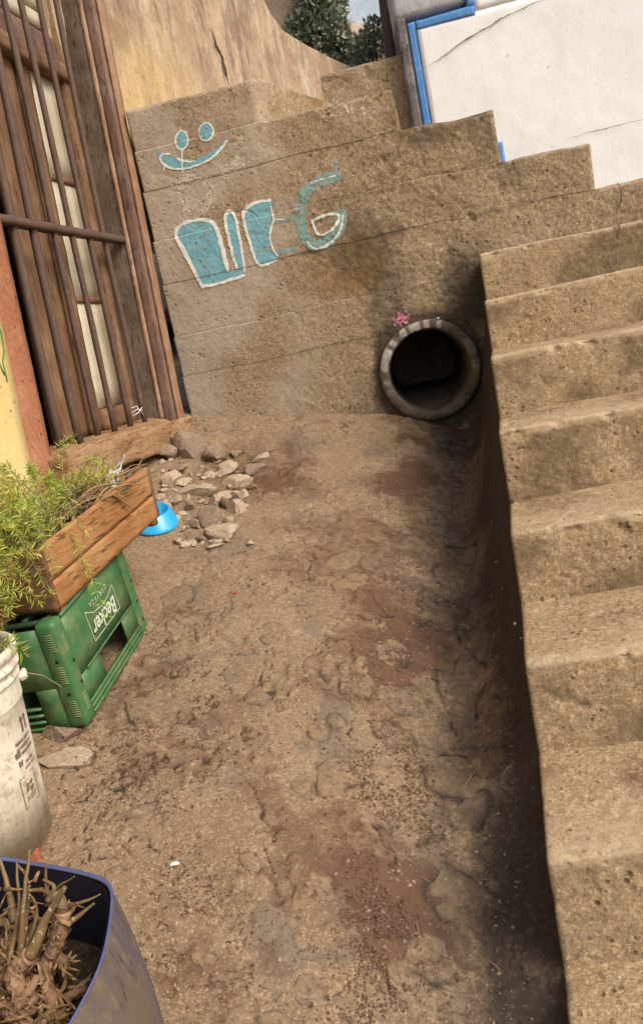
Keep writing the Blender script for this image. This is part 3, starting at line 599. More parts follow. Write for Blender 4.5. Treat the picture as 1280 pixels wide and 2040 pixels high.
def ribbon(pts, wd, mat, parent, name, off=.0, seed=0, axis=1):
    P = [np.array(p, float) for p in pts]; V = []; F = []
    dense = []
    for a_, b_ in zip(P[:-1], P[1:]):
        for t in np.linspace(0, 1, 7)[:-1]: dense.append(a_*(1-t)+b_*t)
    dense.append(P[-1]); D = np.array(dense); D[:, 2] += .006*fbm(D, 30, 2, seed); D[:, 0] += .006*fbm(D+5, 30, 2, seed)
    T = np.gradient(D, axis=0); nrm = np.cross(T, [0, 1, 0]); nrm /= np.maximum(np.linalg.norm(nrm, axis=1, keepdims=True), 1e-9)
    wv = wd*(.5+.9*np.abs(fbm(D, 40, 2, seed+1)))*np.sin(np.linspace(.15, math.pi-.15, len(D)))
    V = np.concatenate([D+nrm*wv[:, None], D-nrm*wv[:, None]]); n = len(D)
    F = [(i, i+1, n+i+1, n+i) for i in range(n-1)]
    return mesh(name, V, F, mat, parent)
M['crack'] = paint('crack_shadow', (.10, .075, .055), None, None, .95)
ribbon([onY(x, y, YH-.0095) for x, y in [(838, 138), (870, 122), (905, 95), (920, 82), (970, 55), (1010, 30), (1060, 8), (1100, -8)]], .0038, M['crack'], whouse, 'crack', seed=3)
ribbon([onY(x, y, YH-.0095) for x, y in [(1130, 275), (1180, 262), (1230, 250), (1300, 232)]], .002, M['crack'], whouse, 'crack', seed=5)
CR = [(1226, 436), (1232, 452), (1229, 470), (1240, 492), (1252, 515)]
ribbon([onY(x, y, 3.232) for x, y in CR], .004, M['crack'], stairs, 'crack', seed=9)
ribbon([onY(x, y, YW-.006) for x, y in [(1228, 362), (1236, 385), (1233, 405), (1240, 425)]], .004, M['crack'], wall, 'crack', seed=11)
ribbon([mapo(toU(x, y)[None]-[0, .014, 0])[0] for x, y in [(418, 60), (428, 95), (440, 120), (446, 150), (452, 175)]], .009, M['crack'], plw, 'crack', seed=15)
# rusty post, rocks, bush, pale wall beyond
zb_ = q0[2]
pp = onY(779, 108, 5.05); pt = onY(762, -40, 5.05)
V, F = tube([pp-[0, 0, .3], pp, pp*.5+pt*.5, pt, pt+(pt-pp)*.8], [.04, .04, .039, .038, .038], 14); post = tag(mesh('rusty_post', V, F, M['rust']), 'thick rusty brown post beside the grey house corner', 'post')
V, F = tube([onY(x, y, 5.0) for x, y in [(768, 25), (772, 8), (782, 22), (788, 45)]], .004, 6); mesh('wire', V, F, M['trim2'], post)
V, F = rough_box((-2.6, 7.6, 1.2), (1.6, 7.9, 6), (.06, .1, .06), .01, lambda p: .02*fbm(p, 2, 3, 3)); tag(mesh('pale_wall', V, F, M['paleblue']), 'pale blue washed wall high up behind the weeds', 'wall')
hz = onY(700, 120, 6.2)
for i, (x, y, r, lab) in enumerate([(735, 85, .20, 'rounded tan boulder beside the rusty post'), (672, 105, .19, 'pale boulder under the dark green bush'), (560, 25, .36, 'reddish brown boulder left of the bush at the top of the slope'), (770, 95, .10, 'small boulder at the foot of the rusty post')]):
    p = onY(x, y, 6.0+.1*i); V, F = rock(p, (r*1.1, r*.9, r), 3, 8, 40+i); tag(mesh('boulder', V, F, M['rubble' if i != 2 else 'darkstone']), lab, 'boulder', 'boulders on the slope')
V, F = rough_box((-2.4, 5.6, 1.5), (.9, 7.6, 2.75), (.06, .06, .06), .05, lambda p: .08*fbm(p, 2.5, 3, 8)); V[:, 2] += .25*(V[:, 1]-6.2)*np.where(V[:, 2] > 2.2, 1, 0)
tag(mesh('hillside', V, F, M['darkstone']), 'earth bank above the stairs', None, kind='structure')

# bush of weeds on the bank
def leaf_cloud(name, centers, radii, n, size, mat, parent, seed, upright=.3):
    r = np.random.RandomState(seed); ci = r.randint(0, len(centers), n); C = np.array(centers)[ci]; R = np.array(radii)[ci]
    d = r.normal(size=(n, 3)); d /= np.linalg.norm(d, axis=1, keepdims=True); pos = C+d*(R*r.uniform(.25, 1.05, n)**.6)[:, None]
    ax = d+r.normal(size=(n, 3))*.6+np.array([0, 0, upright]); ax /= np.linalg.norm(ax, axis=1, keepdims=True)
    sd_ = np.cross(ax, r.normal(size=(n, 3))); sd_ /= np.linalg.norm(sd_, axis=1, keepdims=True)
    L = (size*r.uniform(.6, 1.3, n))[:, None]; W = L*.28
    V = np.stack([pos, pos+ax*L*.5+sd_*W, pos+ax*L, pos+ax*L*.5-sd_*W], 1).reshape(-1, 3)
    F = np.arange(n*4).reshape(-1, 4); return mesh(name, V, F, mat, parent)
def leafmat(name, a, b, c):
    k = NT(name); col = k.mix(k.ramp(k.noise(9, 3), .35, .65), a, b); col = k.mix(k.ramp(k.noise(60, 2), .5, .7), col, c)
    k.b.inputs['Subsurface Weight'].default_value = 0; return k.done(col, .55, None, .35)
M['weed'] = leafmat('weed_leaves', (.24, .26, .17), (.18, .20, .125), (.33, .34, .24))
M['weedstem'] = wood('weed_stems', (.14, .11, .06), (.10, .08, .045), (.2, .16, .1))
bp = onY(640, 85, 5.9); bush = empty('bush', tuple(bp-[0, 0, .35]), 'dark green weedy bush on the bank above the stairs', 'bush')
cs = [onY(x, y, 5.9+.1*random.random()) for x, y in [(600, 70), (630, 30), (650, 60), (640, 95), (620, 0), (655, 10), (680, 80), (700, 95), (610, 100), (645, -40)]]
leaf_cloud('foliage', cs, [.13, .12, .14, .12, .11, .12, .10, .10, .10, .12], 5000, .045, M['weed'], bush, 3)
mb = MB()
for c_ in cs: mb.add(*tube([bp-[0, 0, .35], (bp+c_)/2+[.03, 0, 0], c_], [.014, .010, .004], 6))
mb.build('stems', M['weedstem'], bush)
bp2 = onY(740, 75, 5.6); weed2 = empty('weed_clump', tuple(bp2-[0, 0, .2]), 'small sparse weed clump beside the rusty post', 'weed')
cs2 = [onY(x, y, 5.6) for x, y in [(745, 60), (750, 85), (725, 92), (715, 110)]]
leaf_cloud('foliage', cs2, [.07, .07, .08, .06], 900, .035, M['weed'], weed2, 5)
mb = MB()
for c_ in cs2: mb.add(*tube([bp2-[0, 0, .2], (bp2+c_)/2, c_], [.006, .005, .002], 5))
mb.build('stems', M['weedstem'], weed2)

# ------------------------------------------------------------------ framed helper: things standing on the slope
class Frame:
    def __init__(s, B0, B1, lean=0.):
        s.o = np.array(B0, float); e1 = np.array(B1, float)-s.o; s.L = np.linalg.norm(e1); s.e1 = e1/s.L
        up = np.array([0, 0, 1.]); s.e2 = np.cross(up, s.e1); s.e2 /= np.linalg.norm(s.e2); s.e3 = np.cross(s.e1, s.e2)
        if lean: c, n_ = math.cos(lean), math.sin(lean); s.e2, s.e3 = c*s.e2-n_*s.e3, n_*s.e2+c*s.e3
    def __call__(s, V): V = np.asarray(V, float).reshape(-1, 3); return s.o+V[:, :1]*s.e1+V[:, 1:2]*s.e2+V[:, 2:]*s.e3
    def box(s, name, lo, hi, mat, parent, sp=.05, rnd=.003, amp=.0, fr=20, seed=0, **k):
        V, F = rough_box(lo, hi, sp, rnd, (lambda p: amp*fbm(p, fr, 3, seed)) if amp else None, **k); return mesh(name, s(V), F, mat, parent)
    def abox(s, lo, hi, sp=.05, rnd=.002): V, F = rough_box(lo, hi, sp, rnd); return s(V), F
def text_mesh(body, size, shear=0., bold=0.):
    c = bpy.data.curves.new('t', 'FONT'); c.body = body; c.size = size; c.align_x = 'CENTER'; c.align_y = 'CENTER'; c.shear = shear; c.offset = bold
    o = bpy.data.objects.new('t', c); COL.objects.link(o); dg = bpy.context.evaluated_depsgraph_get(); dg.update()
    me = bpy.data.meshes.new_from_object(o.evaluated_get(dg)); V = np.array([v.co[:] for v in me.vertices]); F = [tuple(p.vertices) for p in me.polygons]
    bpy.data.objects.remove(o); bpy.data.curves.remove(c); bpy.data.meshes.remove(me); return V, F

# ---- green bottle crate, upside down
k = NT('green_plastic'); c = k.mix(k.ramp(k.noise(5, 4), .35, .7), lin(50, 98, 56), lin(64, 110, 68)); c = k.mix(k.ramp(k.noise(22, 6, .75), .46, .75, 0, .6), c, lin(136, 124, 86)); M['green'] = k.done(c, .48, k.bump(k.noise(60, 4), .15, .002), .45)
M['cratedark'] = paint('crate_inside', lin(40, 70, 44), lin(34, 56, 38), lin(80, 66, 46), .7)
M['print'] = paint('white_print', lin(200, 208, 186), lin(176, 190, 166), lin(96, 134, 90), .55, .1, 16, .8)
M['printred'] = paint('dark_print', lin(70, 34, 26), None, None, .5)
B0 = onZ(180, 1448, .385); B1 = onZ(299, 1253, .437); fr = Frame(B0, B1); L = fr.L; HC = .262; DC = .30
crate = empty('bottle_crate', tuple(B0+fr.e1*L/2+fr.e2*DC/2), 'green plastic bottle crate standing upside down under the wooden planter box', 'crate')
cw = .048
for l0 in (0, L-cw):
    for d0 in (0, DC-cw): fr.box('corner_post', (l0, d0, 0), (l0+cw, d0+cw, HC), M['green'], crate, .012, .011)
def crate_side(front):
    d0, d1 = (.004, .010) if front else (DC-.010, DC-.004); mk = lambda nm, lo, hi, mat=M['green'], r=.002: fr.box(nm, (lo[0], d0 if lo[1] is None else lo[1], lo[2]), (hi[0], d1 if hi[1] is None else hi[1], hi[2]), mat, crate, .05, r)
    p = mk('side_panel', (cw-.002, None, .40*HC), (L-cw+.002, None, HC-.012))
    mk('side_panel', (cw-.002, None, .15*HC), (.345*L, None, .40*HC-.0005)); mk('side_panel', (.70*L, None, .15*HC), (L-cw+.002, None, .40*HC-.0005))
    for i in range(3): fr.box('rib', (cw-.002, d0-.003 if front else d0, .006+i*.0125), (L-cw+.002, d1 if front else d1+.003, .006+i*.0125+.008), M['green'], crate, .05, .002)
    mk('side_panel', (cw-.002, d0+.001, .002), (L-cw+.002, d1-.001, .15*HC-.0005))
    if front: fr.box('ledge', (.17*L, -.002, .40*HC), (.86*L, d0-.0002, .40*HC+.005), M['green'], crate, .05, .0015)
    fr.box('rim', (cw-.002, d0-.003 if front else d0, HC-.0118), (L-cw+.002, d1 if front else d1+.003, HC-.001), M['green'], crate, .05, .003)
    return p
panel = crate_side(True); crate_side(False)
for l0, l1 in ((.004, .010), (L-.010, L-.004)):
    fr.box('end_panel', (l0, cw-.002, .40*HC), (l1, DC-cw+.002, HC-.012), M['green'], crate, .05, .002)
    fr.box('end_panel', (l0, cw-.002, .0), (l1, cw+.05, .40*HC-.0005), M['green'], crate, .05, .002); fr.box('end_panel', (l0, DC-cw-.05, .0), (l1, DC-cw+.002, .40*HC-.0005), M['green'], crate, .05, .002)
    for i in range(4): fr.box('rib', (l0-.002, cw+.05, .004+i*.017), (l1+.002, DC-cw-.05, .011+i*.017), M['green'], crate, .05, .002)
for i in range(5): fr.box('base_bar', (cw, .03+i*.057, HC-.016), (L-cw, .042+i*.057, HC-.004), M['cratedark'], crate, .1, .002)
for i in range(7): fr.box('base_bar', (.035+i*(L-.08)/6, .01, HC-.018), (.047+i*(L-.08)/6, DC-.01, HC-.006), M['cratedark'], crate, .1, .002)
fr.box('inner_wall', (.03, DC*.5, .01), (L-.03, DC*.5+.004, HC-.02), M['cratedark'], crate, .1, .001)
# grille slots and screw holes on the near corner
M['hole'] = paint('dark_hole', (.012, .02, .012), None, None, .9)
M['slot'] = paint('dusty_slot', lin(128, 140, 92), None, None, .8)
def marks(items, name, mat, parent, frm):
    mb = MB()
    for lo, hi in items: mb.add(*frm.abox(lo, hi, .1, .0004))
    return mb.build(name, mat, parent)
it = []
for z0 in (.030, .115, .195):
    for i in range(8): it.append(((-.0012, .010+.0, z0+i*.0055), (.001, .034, z0+i*.0055+.0022)))
marks(it, 'grille_slots', M['slot'], crate, fr)['kind'] = 'stuff'
it = []
for z0 in (.035, .185):
    for i in range(8): it.append(((.014, -.0012, z0+i*.0055), (.034, .001, z0+i*.0055+.0022)))
marks(it, 'grille_slots', M['slot'], crate, fr)['kind'] = 'stuff'
for lo in [(-.0016, .02, .088), (-.0016, .02, .17), (.03, -.0016, .10), (.03, -.0016, .155), (L-.025, -.0016, .10), (L-.025, -.0016, .16), (L-.025, -.0016, .045)]:
    cx = np.array(lo); a12 = np.linspace(0, 2*math.pi, 12, endpoint=False); onl = lo[0] < 0
    V = [(cx[0], cx[1]+.0045*math.cos(t), cx[2]+.0045*math.sin(t)) if onl else (cx[0]+.0045*math.cos(t), cx[1], cx[2]+.0045*math.sin(t)) for t in a12]; mesh('screw_hole', fr(V), [tuple(range(12))], M['hole'], crate, smooth=False)
# printed banner and words, upside down like the crate
def on_panel(P2, off): P2 = np.asarray(P2, float); return fr(np.stack([P2[:, 0], np.full(len(P2), .004-off), P2[:, 1]], 1))
bl = [(.33*L, .80*HC), (.42*L, .725*HC), (.525*L, .70*HC), (.63*L, .71*HC), (.715*L, .765*HC), (.725*L, .505*HC), (.34*L, .505*HC), (.33*L, .80*HC)]
mb = MB()
for p0, p1 in zip(bl[:-1], bl[1:]):
    p0, p1 = np.array(p0), np.array(p1); t = (p1-p0)/np.linalg.norm(p1-p0); nn = np.array([-t[1], t[0]])*.0011
    mb.add(on_panel([p0-t*.001+nn, p1+t*.001+nn, p1+t*.001-nn, p0-t*.001-nn], .0012), [(0, 1, 2, 3)])
mb.build('banner_outline', M['print'], panel, smooth=False)
def word(body, cl, ch, size, mat, off, shear, bold, nm, arc=0., sx=1.):
    V, F = text_mesh(body, size, shear, bold); q = np.stack([cl-V[:, 0]*sx, ch-V[:, 1]-arc*((V[:, 0]*sx)**2)*-1], 1); mesh(nm, on_panel(q, off), F, mat, panel, smooth=False)
word('Becker', .53*L, .60*HC, .057, M['printred'], .0013, .15, .0030, 'lettering_shadow', 0, .92)
word('Becker', .53*L, .604*HC, .057, M['print'], .0019, .15, .0014, 'lettering', 0, .92)
word('C E R V E Z A', .52*L, .80*HC, .017, M['print'], .0013, 0, 0, 'lettering', 1.6, 1.1)

# ---- wooden planter box lying on the crate
M['plank'] = wood('planter_board', (.36, .17, .06), (.26, .115, .04), (.42, .24, .11), axis=1, scale=22, rough=.6, bump=.6)
M['plankdark'] = wood('planter_end', (.17, .085, .04), (.11, .055, .028), (.24, .14, .08), axis=0, scale=22)
M['soil'] = concrete('potting_soil', (.055, .036, .024), (.035, .023, .016), (.085, .058, .04), .5, 60, 1.0, bd=.01)
P0 = onZ(122, 1214, .655); P1 = onZ(316, 1030, .712); fp = Frame(P0, P1, math.radians(-4)); PL = fp.L; PH = .152; PD = .21
planter = empty('planter_box', tuple(P0+fp.e1*PL/2+fp.e2*PD/2), 'weathered wooden planter box lying across the green crate', 'planter')
wd = dict(sp=.012, rnd=.003, amp=.002, fr=14)
fp.box('board', (0, 0, 0), (PL, .013, .066), M['plank'], planter, seed=1, **wd); fp.box('board', (0, .001, .0685), (PL, .013, PH), M['plank'], planter, seed=2, **wd)
fp.box('board', (0, PD-.013, 0), (PL, PD, .066), M['plank'], planter, seed=3, **wd); fp.box('board', (0, PD-.013, .0685), (PL, PD, PH), M['plank'], planter, seed=4, **wd)
for l0, l1 in ((-.013, -.0005), (PL+.0005, PL+.011)): fp.box('end_board', (l0, -.002, .0), (l1, PD+.002, PH*.98), M['plankdark'], planter, seed=5, **wd)
for l0 in (.014, PL-.034): fp.box('corner_post', (l0, .0135, .002), (l0+.022, .034, PH*.97), M['plankdark'], planter, .03)
fp.box('foot', (.0, .0, -.016), (.03, .035, -.0005), M['plankdark'], planter, .02); fp.box('foot', (PL-.035, .0, -.016), (PL-.008, .028, -.0005), M['plankdark'], planter, .02)
fp.box('bottom_board', (.001, .0135, .0), (PL-.001, PD-.0135, .012), M['plankdark'], planter, .1)
V, F = rough_box((.002, .0135, .0125), (PL-.002, PD-.0135, PH*.80), (.01, .01, .03), .01, lambda p: .012*fbm(p, 22, 3, 5)); mesh('soil', fp(V), F, M['soil'], planter)

# ---- feathery asparagus ferns
M['fern'] = leafmat('fern_needles', (.34, .38, .055), (.19, .27, .04), (.50, .47, .09))
M['deadfern'] = paint('dead_needles', lin(176, 142, 84), lin(140, 104, 62), None, .7); M['fernstem'] = paint('fern_stems', (.22, .22, .07), (.26, .18, .09), None, .6)
def fern(name, label, roots, n, reach, seed, drop=.25, lift=.16, out=(0, 0, 0), nd=26, needles=9, parent_loc=None, size=.021):
    r = np.random.RandomState(seed); th = empty(name, tuple(parent_loc), label, 'fern', 'asparagus ferns'); mb = MB(); NV = []; DV = []
    for i in range(n):
        rt = np.array(roots[r.randint(len(roots))])+r.normal(size=3)*[.02, .02, .0]; az = r.uniform(0, 2*math.pi); R = reach*r.uniform(.35, 1.1); d = np.array([math.cos(az), math.sin(az), 0])+np.array(out)*r.uniform(.3, 1.3); d = d/np.linalg.norm(d)
        up = lift*r.uniform(.3, 1.3); dr = drop*r.uniform(.1, 1.25); t = np.linspace(0, 1, nd)
        path = rt+np.outer(t*R, d)+np.outer(up*np.sin(t*math.pi*.62)*1.1-dr*t**2.4, [0, 0, 1.])+np.outer(t, r.normal(size=3)*.02)+.006*np.stack([np.sin(t*9+i), np.cos(t*8+i), np.sin(t*7)], 1)*t[:, None]
        mb.add(*tube(path[::3], np.linspace(.0016, .0007, len(path[::3])), 4, False))
        dead = r.uniform() < .09
        for j in range(3, nd):
            T = path[min(j+1, nd-1)]-path[j-1]; T /= np.linalg.norm(T)
            for q in range(needles):
                v = r.normal(size=3); v -= T*(v@T); v /= np.linalg.norm(v); v = v+T*r.uniform(.1, .9); v /= np.linalg.norm(v); ln = size*r.uniform(.6, 1.25); b = path[j]+T*r.uniform(-.006, .006)
                sdv = np.cross(v, r.normal(size=3)); sdv /= np.linalg.norm(sdv); sdv *= .0011
                (DV if dead else NV).extend([b-sdv*.5, b+v*ln*.5-sdv, b+v*ln, b+v*ln*.5+sdv])
    mb.build('stem', M['fernstem'], th); V = np.array(NV); mesh('needles', V, np.arange(len(V)).reshape(-1, 4), M['fern'], th)
    if DV: mesh('dead_needles', np.array(DV), np.arange(len(DV)).reshape(-1, 4), M['deadfern'], th)
    return th
rootsA = [fp([(PL*t, PD*u, PH*.72)])[0] for t, u in ((.05, .5), (.12, .3), (.2, .6), (.05, .75), (.3, .6))]
fern('fern', 'feathery green fern spilling over the near end of the planter box', rootsA, 85, .17, 11, .22, .15, (-.9, -.25, 0), 22, 10, rootsA[0])
rootsA2 = [fp([(PL*t, PD*u, PH*.72)])[0] for t, u in ((.45, .8), (.6, .7), (.7, .8))]
fern('fern', 'sparse fern sprigs rising from the middle of the planter box', rootsA2, 20, .18, 14, .06, .12, (0, 0, 0), 18, 7, rootsA2[0])

# ---- white bucket
M['bucket'] = None; M['dryleaf0'] = paint('dirty_wire', lin(120, 112, 84), lin(90, 82, 60), None, .6)
k = NT('scuffed_white_plastic'); c = k.mix(k.ramp(k.noise(5, 5, .6), .4, .7), (.74, .69, .58), (.64, .57, .45)); c = k.mix(k.ramp(k.noise(28, 6, .8), .50, .64, 0, .75), c, (.27, .20, .13)); c = k.mix(k.ramp(k.noise(12, 5, .75, (1, 1, .3)), .47, .66, 0, .6), c, (.34, .27, .18)); M['bucket'] = k.done(c, .5, k.bump(k.noise(90, 4), .15, .002), .4)
BC = np.array([-.955, 1.258]); BZ = plane_z(*BC)+.002; BH = .345
bucket = empty('bucket', (BC[0], BC[1], BZ), 'dirty white plastic bucket with printed handling marks holding a fern', 'bucket')
def brad(z): return .128+.022*z/BH
prof = [(0, .004), (.122, .004), (.128, .0), (brad(.1), .1), (brad(.2), .2), (brad(.285), .285), (.152, .287), (.153, .292), (.149, .296), (.1495, .305), (.157, .307), (.158, .313), (.152, .317), (.153, .325), (.160, .327), (.161, .341), (.158, .345), (.152, .344), (.147, .335), (.146, .25)]
V, F = lathe((BC[0], BC[1], BZ), [(a_, b_*1.1) for a_, b_ in prof], 80); mesh('body', V, F, M['bucket'], bucket)
a = np.linspace(0, 2*math.pi, 40, endpoint=False); V = [(BC[0], BC[1], BZ+.33)]+[(BC[0]+.147*math.cos(t), BC[1]+.147*math.sin(t), BZ+.325) for t in a]; mesh('soil', V, [(0, 1+i, 1+(i+1) % 40) for i in range(40)], M['soil'], bucket)
def hit_bucket(x, y):
    d = ray(x, y); o = CAM[:2]-BC; z = BZ+.15
    for _ in range(6):
        R = brad(z-BZ)+.0008; A = d[:2]@d[:2]; B_ = 2*o@d[:2]; C_ = o@o-R*R; D_ = B_*B_-4*A*C_
        t = (-B_-math.sqrt(max(D_, 0)))/(2*A); z = CAM[2]+t*d[2]
    p = CAM+d*t; return math.atan2(p[1]-BC[1], p[0]-BC[0]), z-BZ
def bpatch(polys, name, mat, px_c, off=.0010):
    az, zc = hit_bucket(*px_c); mb = MB()
    for poly in polys:   # local (right, up) metres, seen from outside
        V = []
        for u, v in poly: R = brad(zc+v)+off; t = az+u/R; V.append((BC[0]+R*math.cos(t), BC[1]+R*math.sin(t), BZ+zc+v))
        mb.add(V, [tuple(range(len(V)))])
    return mb.build(name, mat, bucket, smooth=False)
M['ink'] = paint('faded_ink', lin(92, 74, 56), lin(128, 106, 82), None, .6, .1, 40)
arw = lambda x: [[(x-.0022, -.016), (x+.0022, -.016), (x+.0022, .006), (x-.0022, .006)], [(x-.006, .006), (x+.006, .006), (x, .016)]]
bpatch(arw(-.008)+arw(.008), 'arrow_print', M['ink'], (47, 1437))
def scribble(w_, rows, h, seed):
    r = random.Random(seed); out = []
    for i in range(rows):
        x = -w_/2; y = (rows/2-i)*h*1.7
        while x < w_/2:
            c_ = h*r.uniform(.3, .55)
            if r.random() < .85: out.append([(x, y), (x+c_, y), (x+c_, y+h), (x, y+h)] if r.random() < .5 else [(x, y), (x+c_*.5, y), (x+c_, y+h), (x+c_*.3, y+h)])
            x += c_*1.35
    return out
bpatch(scribble(.056, 3, .0066, 1), 'text_print', M['ink'], (52, 1490)); bpatch(scribble(.036, 2, .006, 2), 'text_print', M['ink'], (62, 1522)); bpatch(scribble(.016, 2, .011, 3), 'symbol_print', M['ink'], (43, 1528))
sq = .024; fra = [[(-sq, -sq*1.25), (sq, -sq*1.25), (sq, -sq*1.25+.0015), (-sq, -sq*1.25+.0015)], [(-sq, sq*1.25), (sq, sq*1.25), (sq, sq*1.25-.0015), (-sq, sq*1.25-.0015)], [(-sq, -sq*1.25), (-sq+.0015, -sq*1.25), (-sq+.0015, sq*1.25), (-sq, sq*1.25)], [(sq, -sq*1.25), (sq-.0015, -sq*1.25), (sq-.0015, sq*1.25), (sq, sq*1.25)]]
fra += [[(-.012, -.004), (-.003, .0), (.0, .012), (-.008, .016)], [(.002, -.006), (.012, -.002), (.013, .004), (.001, .004)], [(.004, .006), (.013, .012), (.009, .016), (.003, .013)]]+[[(p[0][0]*.75, p[0][1]*.45-.016), (p[1][0]*.75, p[1][1]*.45-.016), (p[2][0]*.75, p[2][1]*.45-.016), (p[3][0]*.75, p[3][1]*.45-.016)] for p in scribble(.040, 3, .005, 5)]
bpatch(fra, 'symbol_print', M['ink'], (62, 1570))
haz, _ = hit_bucket(62, 1370); hd = np.array([math.cos(haz), math.sin(haz), 0]); hp = np.array([BC[0], BC[1], BZ+.303])+hd*.150
V, F = rock(hp+hd*.004, (.012, .010, .013), 2, 6, 3); mesh('handle_lug', V, F, M['bucket'], bucket)
V, F = tube([hp+hd*.012, hp+hd*.02+np.array([.01, .02, -.02]), hp+hd*.022+np.array([.02, .05, -.06]), hp+hd*.01+np.array([.015, .07, -.10])], .0016, 6); mesh('handle', V, F, M['dryleaf0'], bucket)
rootsB = [np.array([BC[0]+dx, BC[1]+dy, BZ+.33]) for dx, dy in ((0, 0), (.05, .05), (-.05, 0), (.0, .08), (.07, 0))]
fern('fern', 'bushy green fern growing in the white bucket', rootsB, 170, .19, 12, .08, .30, (.05, .5, 0), 24, 10, (BC[0], BC[1], BZ+.33))

# ---- cut blue drum used as a pot, with a ringed succulent
k = NT('muddy_blue_plastic'); c = k.mix(k.ramp(k.noise(4, 5, .65, (1, 1, .4)), .34, .52), lin(56, 60, 92), lin(100, 88, 78)); c = k.mix(k.ramp(k.noise(14, 5, .7, (1, 1, .35)), .5, .72, 0, .8), c, lin(100, 84, 64)); c = k.mix(k.ramp(k.noise(45, 6, .8, (1, 1, .4)), .52, .66, 0, .7), c, lin(132, 112, 84)); c = k.mix(k.ramp(k.noise(60, 5, .8, (1, 1, .25)), .46, .36, 0, .7), c, lin(40, 38, 48)); M['drum'] = k.done(c, .5, k.bump(k.noise(50, 5, .7), .2, .003), .45)
M['drumrim'] = paint('blue_cut_edge', lin(84, 92, 136), lin(66, 72, 112), lin(112, 106, 112), .5)
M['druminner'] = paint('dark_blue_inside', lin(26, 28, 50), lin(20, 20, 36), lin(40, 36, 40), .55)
PC = np.array([-.70, .74]); PZ0 = plane_z(*PC)-.015; RZ = .45
rim = np.array([(-.78, .99), (-.73, .984), (-.62, .942), (-.545, .910), (-.513, .885), (-.497, .845), (-.478, .77), (-.473, .715), (-.482, .62), (-.55, .52), (-.69, .475), (-.85, .52), (-.94, .64), (-.945, .82), (-.88, .95)])
rp = np.array(smooth_pl(list(map(tuple, np.vstack([rim, rim[:1]]))), 2))[:-1]; ns = len(rp)
ang = np.arctan2(rp[:, 1]-PC[1], rp[:, 0]-PC[0])
circ = lambda R: np.stack([PC[0]+R*np.cos(ang), PC[1]+R*np.sin(ang)], 1)
pot = empty('drum_pot', (PC[0], PC[1], PZ0), 'muddy dark blue cut plastic drum holding dry ringed succulent stems', 'pot')
rings = []
for z, R, t in [(PZ0, .0, 1), (PZ0, .225, 1), (PZ0+.06, .24, 1), (PZ0+.13, .25, .95), (PZ0+.2, .255, .8), (PZ0+.27, .255, .55), (RZ-.035, .252, .3), (RZ-.012, .25, .1), (RZ, .25, 0)]: q = rp*(1-t)+circ(R)*t; rings.append(np.c_[q, np.full(ns, z)])
def stitch(rings, flip=False):
    n = len(rings[0]); V = np.concatenate(rings); F = []
    for i in range(len(rings)-1):
        for j in range(n): k_ = (j+1) % n; f = (i*n+j, i*n+k_, (i+1)*n+k_, (i+1)*n+j); F.append(f if not flip else f[::-1])
    return V, F
flip = np.sum(rp[:, 0]*np.roll(rp[:, 1], -1)-np.roll(rp[:, 0], -1)*rp[:, 1]) < 0
V, F = stitch(rings, flip); V[:, :2] += .006*fbm(V, 6, 2, 4)[:, None]; mesh('body', V, F, M['drum'], pot)
inn = lambda q, d: q-(q-PC)/np.linalg.norm(q-PC, axis=1, keepdims=True)*d
V, F = stitch([np.c_[rp, np.full(ns, RZ-.0006)]+[0, 0, .001], np.c_[inn(rp, -.0015), np.full(ns, RZ+.003)], np.c_[inn(rp, .002), np.full(ns, RZ+.003)], np.c_[inn(rp, .0035), np.full(ns, RZ)]], flip); V[:, :2] += .006*fbm(V, 6, 2, 4)[:, None]; mesh('rim', V, F, M['drumrim'], pot)
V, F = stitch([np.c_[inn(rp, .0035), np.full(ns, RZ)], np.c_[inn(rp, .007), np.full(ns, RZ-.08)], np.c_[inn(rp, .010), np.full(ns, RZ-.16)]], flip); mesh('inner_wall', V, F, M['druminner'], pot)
rr = [np.c_[PC+(rp-PC)*t, np.full(ns, RZ-.115)+.012*fbm(P3(*(PC+(rp-PC)*t).T), 18, 3, 6)] for t in (.97, .85, .7, .55, .4, .25, .1, .01)]
V, F = stitch(rr, flip); mesh('soil', V, F, M['soil'], pot)
k = NT('ringed_stem'); wv = k.n('ShaderNodeTexWave'); wv.inputs['Scale'].default_value = 22; wv.inputs['Distortion'].default_value = 3; k.link(k.co, wv.inputs[0]); c = k.mix(k.ramp(k.noise(12, 4), .35, .7), lin(160, 132, 104), lin(128, 92, 70)); c = k.mix(k.ramp(k.noise(70, 4, .7), .5, .68, 0, .8), c, lin(84, 54, 40)); M['ring'] = k.done(c, .75, k.bump(k.noise(120, 4), .6, .002), .25)
k = NT('olive_leaf_base'); c = k.mix(k.ramp(k.noise(20, 4), .35, .7), lin(120, 100, 64), lin(86, 62, 42)); c = k.mix(k.ramp(k.noise(160, 2), .62, .7, 0, .8), c, lin(190, 186, 150)); M['oleaf'] = k.done(c, .5, k.bump(k.noise(50, 3), .3, .002), .4)
M['dryleaf'] = paint('dry_leaf', lin(158, 126, 88), lin(118, 86, 58), lin(72, 48, 32), .8, .3, 22, .8)
succ = empty('succulent', tuple(onZ(60, 1930, .34)), 'dry sprawling succulent with ringed pale stems in the blue drum', 'plant')
def zp(pts): return [onZ(x*.328, 1640+y*.328, z) for x, y, z in pts]
def spl(p, k=2): p = np.array(p); 
def spline(p, k=2):
    p = np.array(p)
    for _ in range(k): q = [p[0]]+[v for a_, b_ in zip(p[:-1], p[1:]) for v in (a_*.75+b_*.25, a_*.25+b_*.75)]+[p[-1]]; p = np.array(q)
    return p
